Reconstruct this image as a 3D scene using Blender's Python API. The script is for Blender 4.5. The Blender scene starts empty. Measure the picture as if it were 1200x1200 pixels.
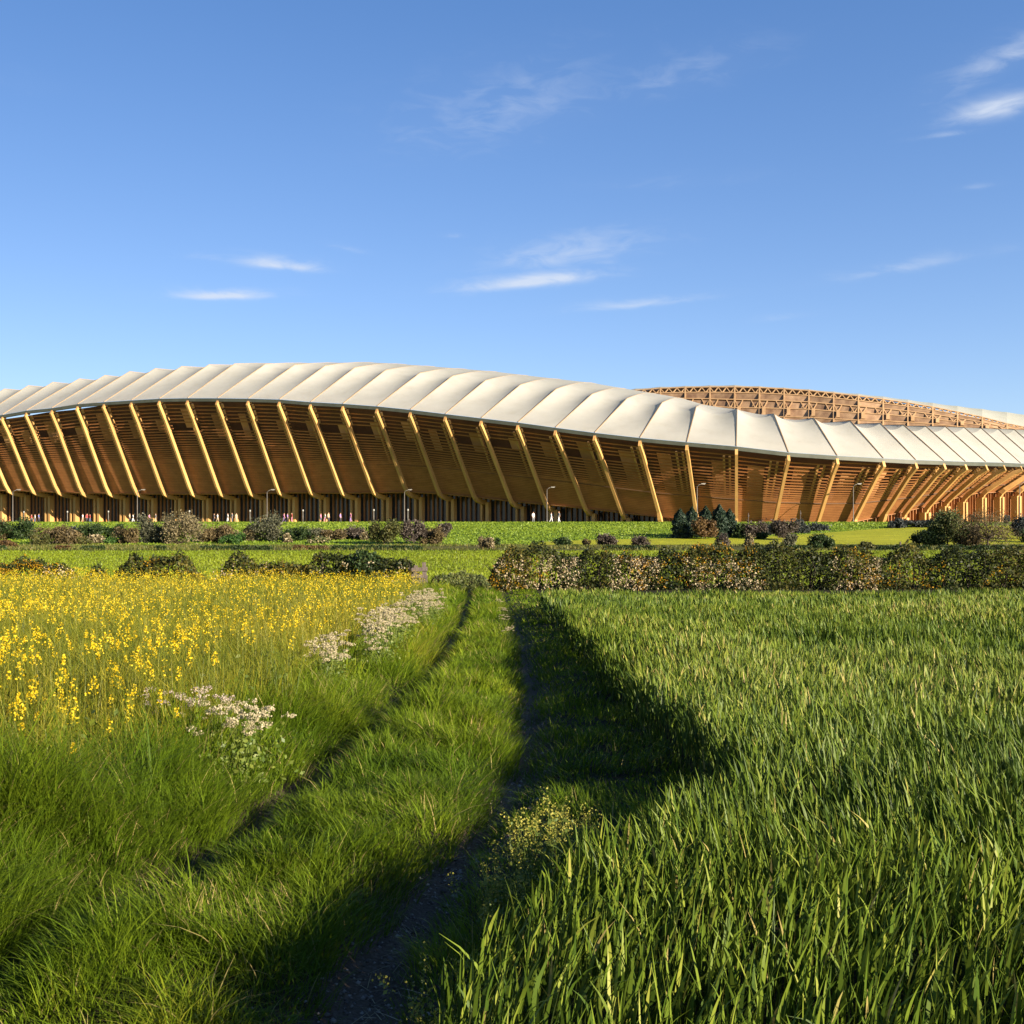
import bpy, bmesh, math
import numpy as np
from mathutils import Vector
rng = np.random.default_rng(11)
scene = bpy.context.scene
COL = scene.collection
FPX, HZ, EYE = 1300.0, 640.0, 1.6            # focal length in photo pixels, horizon row, eye height

# ------------------------------------------------------------------ materials
def new_mat(name):
    m = bpy.data.materials.new(name); m.use_nodes = True
    nt = m.node_tree; nt.nodes.clear()
    out = nt.nodes.new('ShaderNodeOutputMaterial')
    return m, nt, out
def N(nt, typ, **kw):
    n = nt.nodes.new(typ)
    for k, v in kw.items():
        if k in n.inputs.keys(): n.inputs[k].default_value = v
        else: setattr(n, k, v)
    return n
def ramp(nt, stops):
    r = nt.nodes.new('ShaderNodeValToRGB'); el = r.color_ramp.elements
    while len(el) < len(stops): el.new(0.5)
    for e, (p, c) in zip(el, stops): e.position = p; e.color = (*c, 1)
    return r
def leaf_mat(name, stops, trans=0.35, rough=0.5, spec=0.3, patch=None):
    """leaf blades: colour by each blade's own tint attribute, thin-leaf translucency"""
    m, nt, out = new_mat(name); L = nt.links
    at = N(nt, 'ShaderNodeAttribute', attribute_name='tint')
    r = ramp(nt, stops); L.new(at.outputs['Fac'], r.inputs[0])
    col = r.outputs[0]
    if patch:
        geo = N(nt, 'ShaderNodeNewGeometry')
        no = N(nt, 'ShaderNodeTexNoise', Scale=patch[0], Detail=3.0)
        L.new(geo.outputs['Position'], no.inputs['Vector'])
        rr = ramp(nt, [(0.38, (0, 0, 0)), (0.65, (1, 1, 1))]); L.new(no.outputs['Fac'], rr.inputs[0])
        mx = N(nt, 'ShaderNodeMix', data_type='RGBA', blend_type='MULTIPLY')
        L.new(rr.outputs[0], mx.inputs[0]); L.new(col, mx.inputs[6]); mx.inputs[7].default_value = (*patch[1], 1)
        col = mx.outputs[2]
    p = N(nt, 'ShaderNodeBsdfPrincipled', Roughness=rough)
    p.inputs['Specular IOR Level'].default_value = spec
    L.new(col, p.inputs['Base Color'])
    t = N(nt, 'ShaderNodeBsdfTranslucent'); L.new(col, t.inputs['Color'])
    mix = N(nt, 'ShaderNodeMixShader'); mix.inputs[0].default_value = trans
    L.new(p.outputs[0], mix.inputs[1]); L.new(t.outputs[0], mix.inputs[2]); L.new(mix.outputs[0], out.inputs[0])
    return m
def noise_mat(name, c1, c2, scale=3.0, rough=0.8, detail=6.0, stretch=(1, 1, 1), bump=0.0, bscale=None, trans=0.0, c3=None, spec=0.3, obj=False, vary=0.0):
    m, nt, out = new_mat(name); L = nt.links
    if obj:
        tc = N(nt, 'ShaderNodeTexCoord'); src = tc.outputs['Object']
    else:
        geo = N(nt, 'ShaderNodeNewGeometry'); src = geo.outputs['Position']
    mp = N(nt, 'ShaderNodeMapping'); mp.inputs['Scale'].default_value = stretch
    L.new(src, mp.inputs['Vector'])
    no = N(nt, 'ShaderNodeTexNoise', Scale=scale, Detail=detail, Roughness=0.65); L.new(mp.outputs[0], no.inputs['Vector'])
    st = [(0.3, c1), (0.7, c2)] if c3 is None else [(0.28, c1), (0.5, c2), (0.72, c3)]
    r = ramp(nt, st); L.new(no.outputs['Fac'], r.inputs[0])
    p = N(nt, 'ShaderNodeBsdfPrincipled', Roughness=rough); p.inputs['Specular IOR Level'].default_value = spec
    oi = N(nt, 'ShaderNodeObjectInfo'); hv = N(nt, 'ShaderNodeHueSaturation')
    ma = N(nt, 'ShaderNodeMapRange'); ma.inputs['To Min'].default_value = 1 - vary; ma.inputs['To Max'].default_value = 1 + vary
    L.new(oi.outputs['Random'], ma.inputs['Value']); L.new(ma.outputs[0], hv.inputs['Value']); L.new(r.outputs[0], hv.inputs['Color'])
    L.new(hv.outputs[0], p.inputs['Base Color'])
    if bump:
        nb = N(nt, 'ShaderNodeTexNoise', Scale=bscale or scale * 4, Detail=5.0); L.new(mp.outputs[0], nb.inputs['Vector'])
        b = N(nt, 'ShaderNodeBump', Strength=bump, Distance=0.1); L.new(nb.outputs['Fac'], b.inputs['Height'])
        L.new(b.outputs[0], p.inputs['Normal'])
    if trans:
        t = N(nt, 'ShaderNodeBsdfTranslucent'); L.new(r.outputs[0], t.inputs['Color'])
        mix = N(nt, 'ShaderNodeMixShader'); mix.inputs[0].default_value = trans
        L.new(p.outputs[0], mix.inputs[1]); L.new(t.outputs[0], mix.inputs[2]); L.new(mix.outputs[0], out.inputs[0])
    else:
        L.new(p.outputs[0], out.inputs[0])
    return m

# ------------------------------------------------------------------ object helpers
def tag(o, label=None, cat=None, group=None, kind=None):
    if label: o['label'] = label
    if cat: o['category'] = cat
    if group: o['group'] = group
    if kind: o['kind'] = kind
    return o
def empty(name, loc=(0, 0, 0), rz=0):
    o = bpy.data.objects.new(name, None); COL.objects.link(o)
    o.location = loc; o.rotation_euler = (0, 0, rz); o.empty_display_size = 0.3
    return o
def np_obj(name, V, F, mats, parent=None, tint=None, midx=None, smooth=False):
    """V (n,3); F (m,4) or (m,3) index array; one mesh object"""
    V = np.asarray(V, np.float32); F = np.asarray(F, np.int32)
    k = F.shape[1]
    me = bpy.data.meshes.new(name)
    me.vertices.add(len(V)); me.vertices.foreach_set('co', V.ravel())
    me.loops.add(F.size); me.loops.foreach_set('vertex_index', F.ravel())
    me.polygons.add(len(F)); me.polygons.foreach_set('loop_start', np.arange(0, F.size, k, dtype=np.int32))
    me.polygons.foreach_set('loop_total', np.full(len(F), k, np.int32))
    for m in (mats if isinstance(mats, (list, tuple)) else [mats]): me.materials.append(m)
    if midx is not None: me.polygons.foreach_set('material_index', np.asarray(midx, np.int32))
    if tint is not None:
        a = me.attributes.new('tint', 'FLOAT', 'POINT'); a.data.foreach_set('value', np.asarray(tint, np.float32))
    if smooth: me.polygons.foreach_set('use_smooth', np.ones(len(F), bool))
    me.update(calc_edges=True)
    o = bpy.data.objects.new(name, me); COL.objects.link(o)
    if parent: o.parent = parent
    return o
class MB:
    """collects boxes, bars and sheets of quads; build() links ONE mesh"""
    def __init__(s): s.v = []; s.f = []
    def hexa(s, p):                      # 8 points: bottom ring 0-3, top ring 4-7
        b = len(s.v); s.v += [tuple(map(float, q)) for q in p]
        for q in ((0, 3, 2, 1), (4, 5, 6, 7), (0, 1, 5, 4), (1, 2, 6, 5), (2, 3, 7, 6), (3, 0, 4, 7)):
            s.f.append(tuple(b + i for i in q))
    def box(s, c, sx, sy, sz):
        x, y, z = c
        s.hexa([(x + a * sx / 2, y + b * sy / 2, z + d * sz / 2) for d in (-1, 1) for a, b in ((-1, -1), (1, -1), (1, 1), (-1, 1))])
    def bar(s, a, b, side, w, d):        # bar from a to b; side = width direction
        a = np.array(a, float); b = np.array(b, float); ax = b - a; ax /= np.linalg.norm(ax)
        sd = np.array(side, float); sd -= ax * sd.dot(ax); sd /= np.linalg.norm(sd)
        up = np.cross(ax, sd)
        q = [-sd * w / 2 - up * d / 2, sd * w / 2 - up * d / 2, sd * w / 2 + up * d / 2, -sd * w / 2 + up * d / 2]
        s.hexa([a + k for k in q] + [b + k for k in q])
    def sweep(s, pts, sides, ws, ds):    # rectangular section along a polyline
        pts = [np.array(p, float) for p in pts]; n = len(pts); b0 = len(s.v)
        for i, p in enumerate(pts):
            ax = pts[min(i + 1, n - 1)] - pts[max(i - 1, 0)]; ax /= np.linalg.norm(ax)
            sd = np.array(sides, float); sd -= ax * sd.dot(ax); sd /= np.linalg.norm(sd); up = np.cross(ax, sd)
            w, d = ws[i], ds[i]
            for a, c in ((-1, -1), (1, -1), (1, 1), (-1, 1)): s.v.append(tuple(p + sd * a * w / 2 + up * c * d / 2))
        for i in range(n - 1):
            for k in range(4):
                s.f.append((b0 + 4 * i + k, b0 + 4 * i + (k + 1) % 4, b0 + 4 * i + 4 + (k + 1) % 4, b0 + 4 * i + 4 + k))
        s.f.append((b0 + 3, b0 + 2, b0 + 1, b0)); e = b0 + 4 * (n - 1); s.f.append((e, e + 1, e + 2, e + 3))
    def tube(s, pts, rs, n=7):
        pts = [np.array(p, float) for p in pts]; b0 = len(s.v)
        for i, p in enumerate(pts):
            ax = pts[min(i + 1, len(pts) - 1)] - pts[max(i - 1, 0)]; ax /= (np.linalg.norm(ax) + 1e-9)
            h = np.array((1, 0, 0)) if abs(ax[0]) < .8 else np.array((0, 1, 0))
            u = np.cross(ax, h); u /= np.linalg.norm(u); w = np.cross(ax, u)
            for k in range(n):
                t = 2 * math.pi * k / n; s.v.append(tuple(p + (u * math.cos(t) + w * math.sin(t)) * rs[i]))
        for i in range(len(pts) - 1):
            for k in range(n):
                s.f.append((b0 + i * n + k, b0 + i * n + (k + 1) % n, b0 + (i + 1) * n + (k + 1) % n, b0 + (i + 1) * n + k))
        s.f.append(tuple(b0 + (len(pts) - 1) * n + k for k in range(n)))
        s.f.append(tuple(b0 + k for k in range(n))[::-1])
    def grid(s, P):                      # P[i][j] points -> quads
        b = len(s.v); r = len(P); c = len(P[0])
        for row in P: s.v += [tuple(map(float, q)) for q in row]
        for i in range(r - 1):
            for j in range(c - 1): s.f.append((b + i * c + j, b + i * c + j + 1, b + (i + 1) * c + j + 1, b + (i + 1) * c + j))
    def build(s, name, m, parent=None, smooth=False):
        me = bpy.data.meshes.new(name); me.from_pydata(s.v, [], s.f); me.materials.append(m)
        if smooth:
            for p in me.polygons: p.use_smooth = True
        me.update(); o = bpy.data.objects.new(name, me); COL.objects.link(o)
        if parent: o.parent = parent
        return o

# ------------------------------------------------------------------ noise and terrain
def vnoise(x, y, sc, seed=0):
    x = np.asarray(x, float) * sc; y = np.asarray(y, float) * sc
    xi = np.floor(x).astype(np.int64); yi = np.floor(y).astype(np.int64); fx = x - xi; fy = y - yi
    fx = fx * fx * (3 - 2 * fx); fy = fy * fy * (3 - 2 * fy)
    def h(a, b):
        n = (a * 374761393 + b * 668265263 + seed * 974634777) & 0x7fffffff
        n = ((n ^ (n >> 13)) * 1274126177) & 0x7fffffff
        return ((n ^ (n >> 16)) & 0xffff) / 65535.0
    return (h(xi, yi) * (1 - fx) + h(xi + 1, yi) * fx) * (1 - fy) + (h(xi, yi + 1) * (1 - fx) + h(xi + 1, yi + 1) * fx) * fy
def smooth01(t): t = np.clip(t, 0, 1); return t * t * (3 - 2 * t)
YB = [0, 42, 60, 85, 102, 150, 330, 420, 3000]
ZB = [0, 0, .17, 1.27, 1.63, 4.78, 1.6 + .0213 * 330, 8.6, 2.0]
def right_rut(Y): return np.interp(Y, [2, 3.7, 4.5, 5.8, 6.7, 8.7, 13, 20.8, 34.7, 40], [-.72, -.58, -.54, -.31, -.1, .08, .2, .13, -.22, -.4])
def left_rut(Y): return np.interp(Y, [2, 3.5, 4.5, 5.1, 7.7, 9.9, 13, 20.8, 34.7, 40], [-2.4, -2.15, -1.9, -1.72, -1.42, -1.29, -1.1, -1.04, -1.35, -1.55])
def wheat_edge(Y): return np.interp(Y, [1.5, 2.4, 3.1, 3.7, 4.3, 4.9, 5.9, 8, 13, 24, 41], [-.34, -.30, -.20, -.02, .24, .58, 1.10, 1.08, .93, .68, .72])
def rape_edge(Y): return np.interp(Y, [6, 7, 8, 12, 20, 31], [-2.5, -2.15, -2.05, -2.05, -2.1, -2.45])
def H(X, Y):
    X = np.asarray(X, float); Y = np.asarray(Y, float)
    z = np.interp(Y, YB, ZB)
    near = smooth01((42 - Y) / 5)
    rr = np.exp(-((X - right_rut(Y)) / .2) ** 2) * .13
    lr = np.exp(-((X - left_rut(Y)) / .17) ** 2) * .16
    mid = np.exp(-((X - (right_rut(Y) + left_rut(Y)) / 2) / .4) ** 2) * .06
    nz = (vnoise(X, Y, .9, 3) - .5) * .07 + (vnoise(X, Y, 5, 4) - .5) * .03 + (vnoise(X, Y, 13, 6) - .5) * .022
    bank = .05 * smooth01((X - right_rut(Y) - .25) / .5) + .08 * smooth01((left_rut(Y) - .2 - X) / .6)
    return z + near * (nz + mid + bank - rr - lr)
def row_of(Y): return HZ - (np.interp(Y, YB, ZB) - EYE) * FPX / Y
_Ys = np.linspace(44, 240, 1961); _rows = row_of(_Ys)
def Y_at(row):                            # ground distance of a photo row beyond the hedges
    return float(np.interp(-row, -np.maximum.accumulate(_rows[::-1])[::-1], _Ys))
def at(px, row):
    Y = Y_at(row); return (px - 600) / FPX * Y, Y, float(np.interp(Y, YB, ZB))

# ------------------------------------------------------------------ camera, sun, sky
cam = bpy.data.cameras.new('camera'); camo = bpy.data.objects.new('camera', cam); COL.objects.link(camo)
camo.location = (0, 0, EYE); camo.rotation_euler = (math.radians(90), 0, 0)
cam.sensor_width = 36; cam.lens = 36 * FPX / 1200; cam.shift_y = 40 / 1200; cam.clip_start = .05; cam.clip_end = 6000
scene.camera = camo
SUN_EL, SUN_AZ = math.radians(16.5), math.atan2(.75, -.66)     # azimuth measured from +Y towards +X
sd = Vector((math.sin(SUN_AZ) * math.cos(SUN_EL), math.cos(SUN_AZ) * math.cos(SUN_EL), math.sin(SUN_EL)))
sun = bpy.data.lights.new('sun', 'SUN'); sun.energy = 5.0; sun.angle = math.radians(.5); sun.color = (1, .86, .66)
so = bpy.data.objects.new('sun', sun); COL.objects.link(so); so.location = (60, -40, 60); so.rotation_euler = sd.to_track_quat('Z', 'Y').to_euler()
w = bpy.data.worlds.new('World'); scene.world = w; w.use_nodes = True
nt = w.node_tree; nt.nodes.clear(); L = nt.links
wo = N(nt, 'ShaderNodeOutputWorld'); bg = N(nt, 'ShaderNodeBackground'); bg.inputs['Strength'].default_value = .062
L.new(bg.outputs[0], wo.inputs[0])
sky = N(nt, 'ShaderNodeTexSky', sky_type='NISHITA'); sky.sun_disc = False
sky.sun_elevation = SUN_EL; sky.sun_rotation = SUN_AZ; sky.altitude = 100; sky.air_density = 1.0; sky.dust_density = .12; sky.ozone_density = 3.5
tc = N(nt, 'ShaderNodeTexCoord'); sep = N(nt, 'ShaderNodeSeparateXYZ'); L.new(tc.outputs['Generated'], sep.inputs[0])
def M(op, a, b=None, c=None):
    n = nt.nodes.new('ShaderNodeMath'); n.operation = op
    for i, v in enumerate((a, b, c)):
        if v is None: continue
        if isinstance(v, (int, float)): n.inputs[i].default_value = v
        else: L.new(v, n.inputs[i])
    return n.outputs[0]
# the clouds: thin cirrus wisps, each at its own bearing and height in the sky
az = M('ARCTAN2', sep.outputs[0], sep.outputs[1])
el = M('ARCSINE', sep.outputs[2])
cmb = N(nt, 'ShaderNodeCombineXYZ'); L.new(az, cmb.inputs[0]); L.new(el, cmb.inputs[1])
mp = N(nt, 'ShaderNodeMapping'); mp.inputs['Scale'].default_value = (1, 3.2, 1); mp.inputs['Rotation'].default_value = (0, 0, -.22); L.new(cmb.outputs[0], mp.inputs[0])
n1 = N(nt, 'ShaderNodeTexNoise', Scale=22.0, Detail=9.0, Roughness=.58, Distortion=.7); L.new(mp.outputs[0], n1.inputs['Vector'])
nf = n1.outputs['Fac']
wisps = [  # photo column,row, half-width, half-height, tilt, strength
    (325, 311, 52, 9, -.03, .85), (262, 347, 64, 8, .07, .85), (245, 302, 28, 6, 0, .3), (405, 291, 26, 5, -.18, .3),
    (622, 331, 92, 11, .09, .9), (670, 298, 105, 22, .12, .55), (745, 357, 84, 7, .07, .55), (705, 308, 24, 5, 0, .3), (530, 277, 16, 4, 0, .35),
    (1170, 129, 58, 14, .06, .8), (1168, 76, 66, 20, .3, .5), (1108, 158, 34, 4, 0, .35), (590, 135, 130, 50, .2, .33), (800, 90, 110, 26, .15, .26), (1145, 219, 22, 4, 0, .3),
    (1070, 312, 100, 9, .1, .4), (925, 372, 34, 5, .05, .3), (990, 325, 40, 6, .05, .2), (790, 215, 110, 10, 0, .12), (30, 100, 60, 12, 0, .1)]
tot = None
for (cx, cy, hw, hh, tl, s) in wisps:
    a0 = math.atan((cx - 600) / FPX); e0 = math.atan((HZ - cy) / FPX * math.cos(a0))
    du = M('DIVIDE', M('SUBTRACT', az, a0), hw / FPX)
    dv = M('DIVIDE', M('SUBTRACT', M('SUBTRACT', el, e0), M('MULTIPLY', M('SUBTRACT', az, a0), tl)), hh / FPX)
    # flat lower edge: the underside falls off faster
    dvv = M('MULTIPLY', dv, M('ADD', 1.25, M('MULTIPLY', M('SIGN', dv), -.35)))
    r2 = M('ADD', M('MULTIPLY', du, du), M('MULTIPLY', dvv, dvv))
    g = M('MULTIPLY', M('EXPONENT', M('MULTIPLY', r2, -1.1)), s)
    tot = g if tot is None else M('MAXIMUM', tot, g)
thr = M('MULTIPLY', M('MAXIMUM', M('SUBTRACT', M('ADD', nf, M('MULTIPLY', tot, .55)), .56), 0.0), 1.7)
den = M('MINIMUM', M('MULTIPLY', thr, M('MULTIPLY', tot, 1.35)), .85)
soft = M('MULTIPLY', tot, M('MULTIPLY', nf, .22))
den = M('MINIMUM', M('ADD', M('MULTIPLY', den, .95), soft), .8)
hsv = N(nt, 'ShaderNodeHueSaturation'); L.new(M('ADD', 1.0, M('MULTIPLY', M('MINIMUM', M('MAXIMUM', M('DIVIDE', el, .46), 0.0), 1.2), .11)), hsv.inputs['Saturation']); L.new(M('MINIMUM', M('MAXIMUM', M('ADD', M('ADD', .90, M('MULTIPLY', M('MINIMUM', M('MAXIMUM', el, 0.0), .6), .24)), M('MULTIPLY', az, .28)), .78), 1.12), hsv.inputs['Value'])
L.new(sky.outputs[0], hsv.inputs['Color'])
tnt = N(nt, 'ShaderNodeMix', data_type='RGBA', blend_type='MULTIPLY'); tnt.inputs[0].default_value = 1; tnt.inputs[7].default_value = (1.07, .955, 1.04, 1)
L.new(hsv.outputs[0], tnt.inputs[6])
cm = N(nt, 'ShaderNodeMix', data_type='RGBA'); L.new(den, cm.inputs[0]); L.new(tnt.outputs[2], cm.inputs[6]); cm.inputs[7].default_value = (3.9, 4.3, 5.0, 1)
L.new(cm.outputs[2], bg.inputs['Color'])
vs = scene.view_settings; vs.view_transform = 'Standard'; vs.look = 'None'; vs.gamma = 1; vs.exposure = 1.6; vs.use_curve_mapping = False
cy = scene.cycles; cy.max_bounces = 6; cy.transparent_max_bounces = 8; cy.diffuse_bounces = 3
# stadium: eave, knee and ridge point of every rib, metres
EV = [(-129.29, 238.78, 27.1),(-122.99, 235.75, 27.44),(-116.69, 232.71, 27.77),(-110.39, 229.68, 28.11),(-104.08, 226.65, 28.45),(-97.89, 223.64, 28.95),(-91.44, 220.54, 29.08),(-85.18, 217.55, 29.46),(-78.89, 214.57, 29.49),(-72.59, 211.59, 29.43),(-66.28, 208.62, 29.36),(-60.14, 205.74, 29.06),(-53.81, 202.76, 28.66),(-47.49, 199.79, 28.19),(-41.27, 196.86, 27.65),(-35.22, 194.02, 26.82),(-29.11, 191.13, 26.15),(-22.87, 188.19, 25.34),(-16.97, 185.41, 24.42),(-10.96, 182.58, 23.37),(-4.98, 179.79, 22.35),(0.95, 177.04, 21.35),(6.84, 174.35, 20.24),(12.81, 171.74, 19.17),(19.51, 169.08, 18.12),(26.31, 166.85, 17.26),(33.42, 165.19, 16.47),(40.94, 164.28, 15.5),(48.19, 164.42, 15.01),(55.44, 165.67, 14.73),(60.89, 167.35, 14.6),(66.08, 169.78, 14.66),(70.4, 172.35, 14.73),(74.94, 175.53, 14.9),(79.4, 179.19, 15.11),(84.35, 183.99, 15.33),(89.01, 187.87, 15.53),(93.66, 191.75, 15.73),(98.31, 195.64, 15.93),(102.96, 199.52, 16.13),(107.61, 203.4, 16.33),(112.26, 207.28, 16.54),(116.92, 211.16, 16.74)]
KN = [(-125.92, 243.78, 14.25),(-119.63, 241.09, 14.0),(-113.33, 238.4, 13.75),(-107.03, 235.71, 13.5),(-100.74, 233.02, 13.25),(-94.21, 230.2, 12.93),(-88.27, 227.69, 12.63),(-81.85, 224.95, 12.5),(-75.17, 222.11, 12.28),(-68.8, 219.2, 12.14),(-62.36, 216.17, 11.99),(-56.1, 213.23, 11.85),(-49.64, 210.19, 11.79),(-43.54, 207.33, 11.81),(-37.09, 204.29, 11.66),(-30.82, 201.34, 11.43),(-24.73, 198.47, 11.37),(-18.5, 195.53, 11.3),(-12.6, 192.75, 10.87),(-6.43, 189.85, 10.14),(-0.14, 186.91, 9.29),(5.67, 184.22, 8.61),(12.0, 181.35, 7.88),(17.75, 178.88, 7.1),(23.64, 176.62, 6.29),(29.19, 174.87, 5.77),(35.1, 173.52, 5.34),(40.81, 172.8, 5.06),(47.48, 172.89, 5.06),(53.38, 173.92, 5.35),(58.62, 175.59, 6.33),(62.65, 177.05, 7.05),(66.94, 179.05, 7.94),(70.95, 181.2, 8.99),(74.83, 183.54, 9.79),(79.31, 186.79, 10.65),(83.44, 189.36, 11.56),(87.56, 191.94, 12.46),(91.69, 194.52, 13.37),(95.81, 197.1, 14.27),(99.94, 199.68, 15.18),(104.06, 202.26, 16.08),(108.19, 204.84, 16.99)]
RG = [(-124.16, 248.76, 35.39),(-117.74, 246.05, 35.73),(-111.32, 243.35, 36.07),(-104.89, 240.64, 36.4),(-98.47, 237.94, 36.74),(-91.68, 235.08, 37.04),(-85.27, 232.38, 37.35),(-79.2, 229.82, 37.75),(-73.05, 227.19, 37.95),(-66.83, 224.49, 37.95),(-60.55, 221.72, 37.84),(-54.79, 219.16, 37.59),(-48.04, 216.08, 37.0),(-41.82, 213.21, 36.37),(-35.41, 210.19, 35.72),(-29.34, 207.29, 34.93),(-23.26, 204.33, 33.98),(-16.71, 201.1, 32.93),(-10.67, 198.08, 31.92),(-4.65, 195.03, 30.7),(1.48, 191.9, 29.5),(7.55, 188.77, 28.32),(13.43, 185.75, 27.03),(19.0, 182.96, 25.95),(24.43, 180.42, 24.92),(29.62, 178.29, 23.95),(35.82, 176.37, 23.37),(41.37, 175.2, 22.49),(47.6, 174.78, 21.77),(53.53, 175.29, 21.35),(58.58, 176.3, 21.13),(62.72, 177.63, 21.0),(67.04, 179.7, 21.02),(71.5, 182.97, 21.3),(76.3, 187.15, 21.61),(81.47, 192.57, 22.04),(86.28, 196.86, 22.38),(91.09, 201.15, 22.72),(95.9, 205.44, 23.06),(100.71, 209.73, 23.4),(105.52, 214.01, 23.74),(110.33, 218.3, 24.08),(115.14, 222.59, 24.42)]
# ------------------------------------------------------------------ stadium
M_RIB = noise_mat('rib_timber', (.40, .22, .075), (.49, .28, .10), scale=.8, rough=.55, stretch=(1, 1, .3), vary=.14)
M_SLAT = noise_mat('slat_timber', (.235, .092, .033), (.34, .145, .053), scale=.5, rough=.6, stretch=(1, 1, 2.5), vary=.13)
M_PANEL = noise_mat('panel_timber', (.34, .17, .07), (.48, .27, .12), scale=.25, rough=.65, vary=.3)
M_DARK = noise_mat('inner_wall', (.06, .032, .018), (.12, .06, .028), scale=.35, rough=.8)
M_SOF = noise_mat('soffit_timber', (.20, .09, .035), (.30, .14, .05), scale=.6, rough=.7)
M_GUT = noise_mat('gutter_metal', (.05, .056, .042), (.08, .085, .065), scale=.6, rough=.5)
M_SEAM = noise_mat('roof_rib_timber', (.23, .16, .095), (.30, .21, .12), scale=.8, rough=.6)
M_LATT = noise_mat('lattice_timber', (.30, .18, .085), (.42, .27, .14), scale=.7, rough=.65)
M_LATD = noise_mat('lattice_boards', (.16, .09, .052), (.36, .23, .13), scale=.45, rough=.7, detail=2.0, vary=.25)
M_MUL = noise_mat('mullion_timber', (.26, .11, .04), (.36, .16, .06), scale=.6, rough=.65)
def glass_mat():
    m, nt, out = new_mat('dark_glazing')
    p = N(nt, 'ShaderNodeBsdfPrincipled', Roughness=.12); p.inputs['Base Color'].default_value = (.035, .036, .04, 1)
    nt.links.new(p.outputs[0], out.inputs[0]); return m
M_GLASS = glass_mat()
def membrane_mat():
    m, nt, out = new_mat('roof_membrane'); L = nt.links
    geo = N(nt, 'ShaderNodeNewGeometry'); mp = N(nt, 'ShaderNodeMapping'); mp.inputs['Scale'].default_value = (1, 1, .22); L.new(geo.outputs['Position'], mp.inputs[0])
    no = N(nt, 'ShaderNodeTexNoise', Scale=.35, Detail=5.0, Roughness=.6)
    L.new(mp.outputs[0], no.inputs['Vector'])
    r = ramp(nt, [(.25, (.57, .55, .48)), (.45, (.63, .615, .55)), (.75, (.68, .665, .60))]); L.new(no.outputs['Fac'], r.inputs[0])
    p = N(nt, 'ShaderNodeBsdfPrincipled', Roughness=.5); p.inputs['Specular IOR Level'].default_value = .35
    t = N(nt, 'ShaderNodeBsdfTranslucent'); L.new(r.outputs[0], p.inputs['Base Color']); L.new(r.outputs[0], t.inputs['Color'])
    mix = N(nt, 'ShaderNodeMixShader'); mix.inputs[0].default_value = .5
    L.new(p.outputs[0], mix.inputs[1]); L.new(t.outputs[0], mix.inputs[2]); L.new(mix.outputs[0], out.inputs[0]); return m
M_MEM = membrane_mat()

EV, KN, RG = np.array(EV), np.array(KN), np.array(RG)
NR = len(EV)
KN[-7:, 2] = np.linspace(10.9, 12.5, 7)
T2 = np.gradient(EV[:, :2], axis=0); T2 /= np.linalg.norm(T2, axis=1)[:, None]
N2 = np.c_[-T2[:, 1], T2[:, 0]]                                    # inward
N3 = np.c_[N2, np.zeros(NR)]; T3 = np.c_[T2, np.zeros(NR)]
ZG = np.interp(KN[:, 1], YB, ZB)
# inner edge of the roof ring
SKX = [200, 300, 400, 500, 600, 700, 750, 780, 832, 880]; SKY_ = [427, 425.5, 427, 430, 438, 451.5, 459, 464.5, 475, 484]
INR = []
for i in range(NR):
    k = i - 4
    d = float(np.interp(k, [0, 9, 20, 26, 31, 38], [22, 22, 19, 14, 9, 9]))
    p = RG[i] + N3[i] * d
    px = 600 + FPX * p[0] / p[1]
    p[2] = RG[i][2] + float(np.interp(k, [3, 7, 10, 17, 20, 22, 24], [1.0, 2.6, 3.5, 3.5, 2.9, 1.6, .8]))
    INR.append(p)
INR = np.array(INR)
def roof_top(i, v):                       # upper roof: rises from the ridge, rounds over and falls to the inner edge
    R, I = RG[i], INR[i]; p = R + (I - R) * v; p[2] = R[2] + (I[2] - R[2]) * (1 - abs(1 - v) ** 1.6)
    return p

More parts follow.
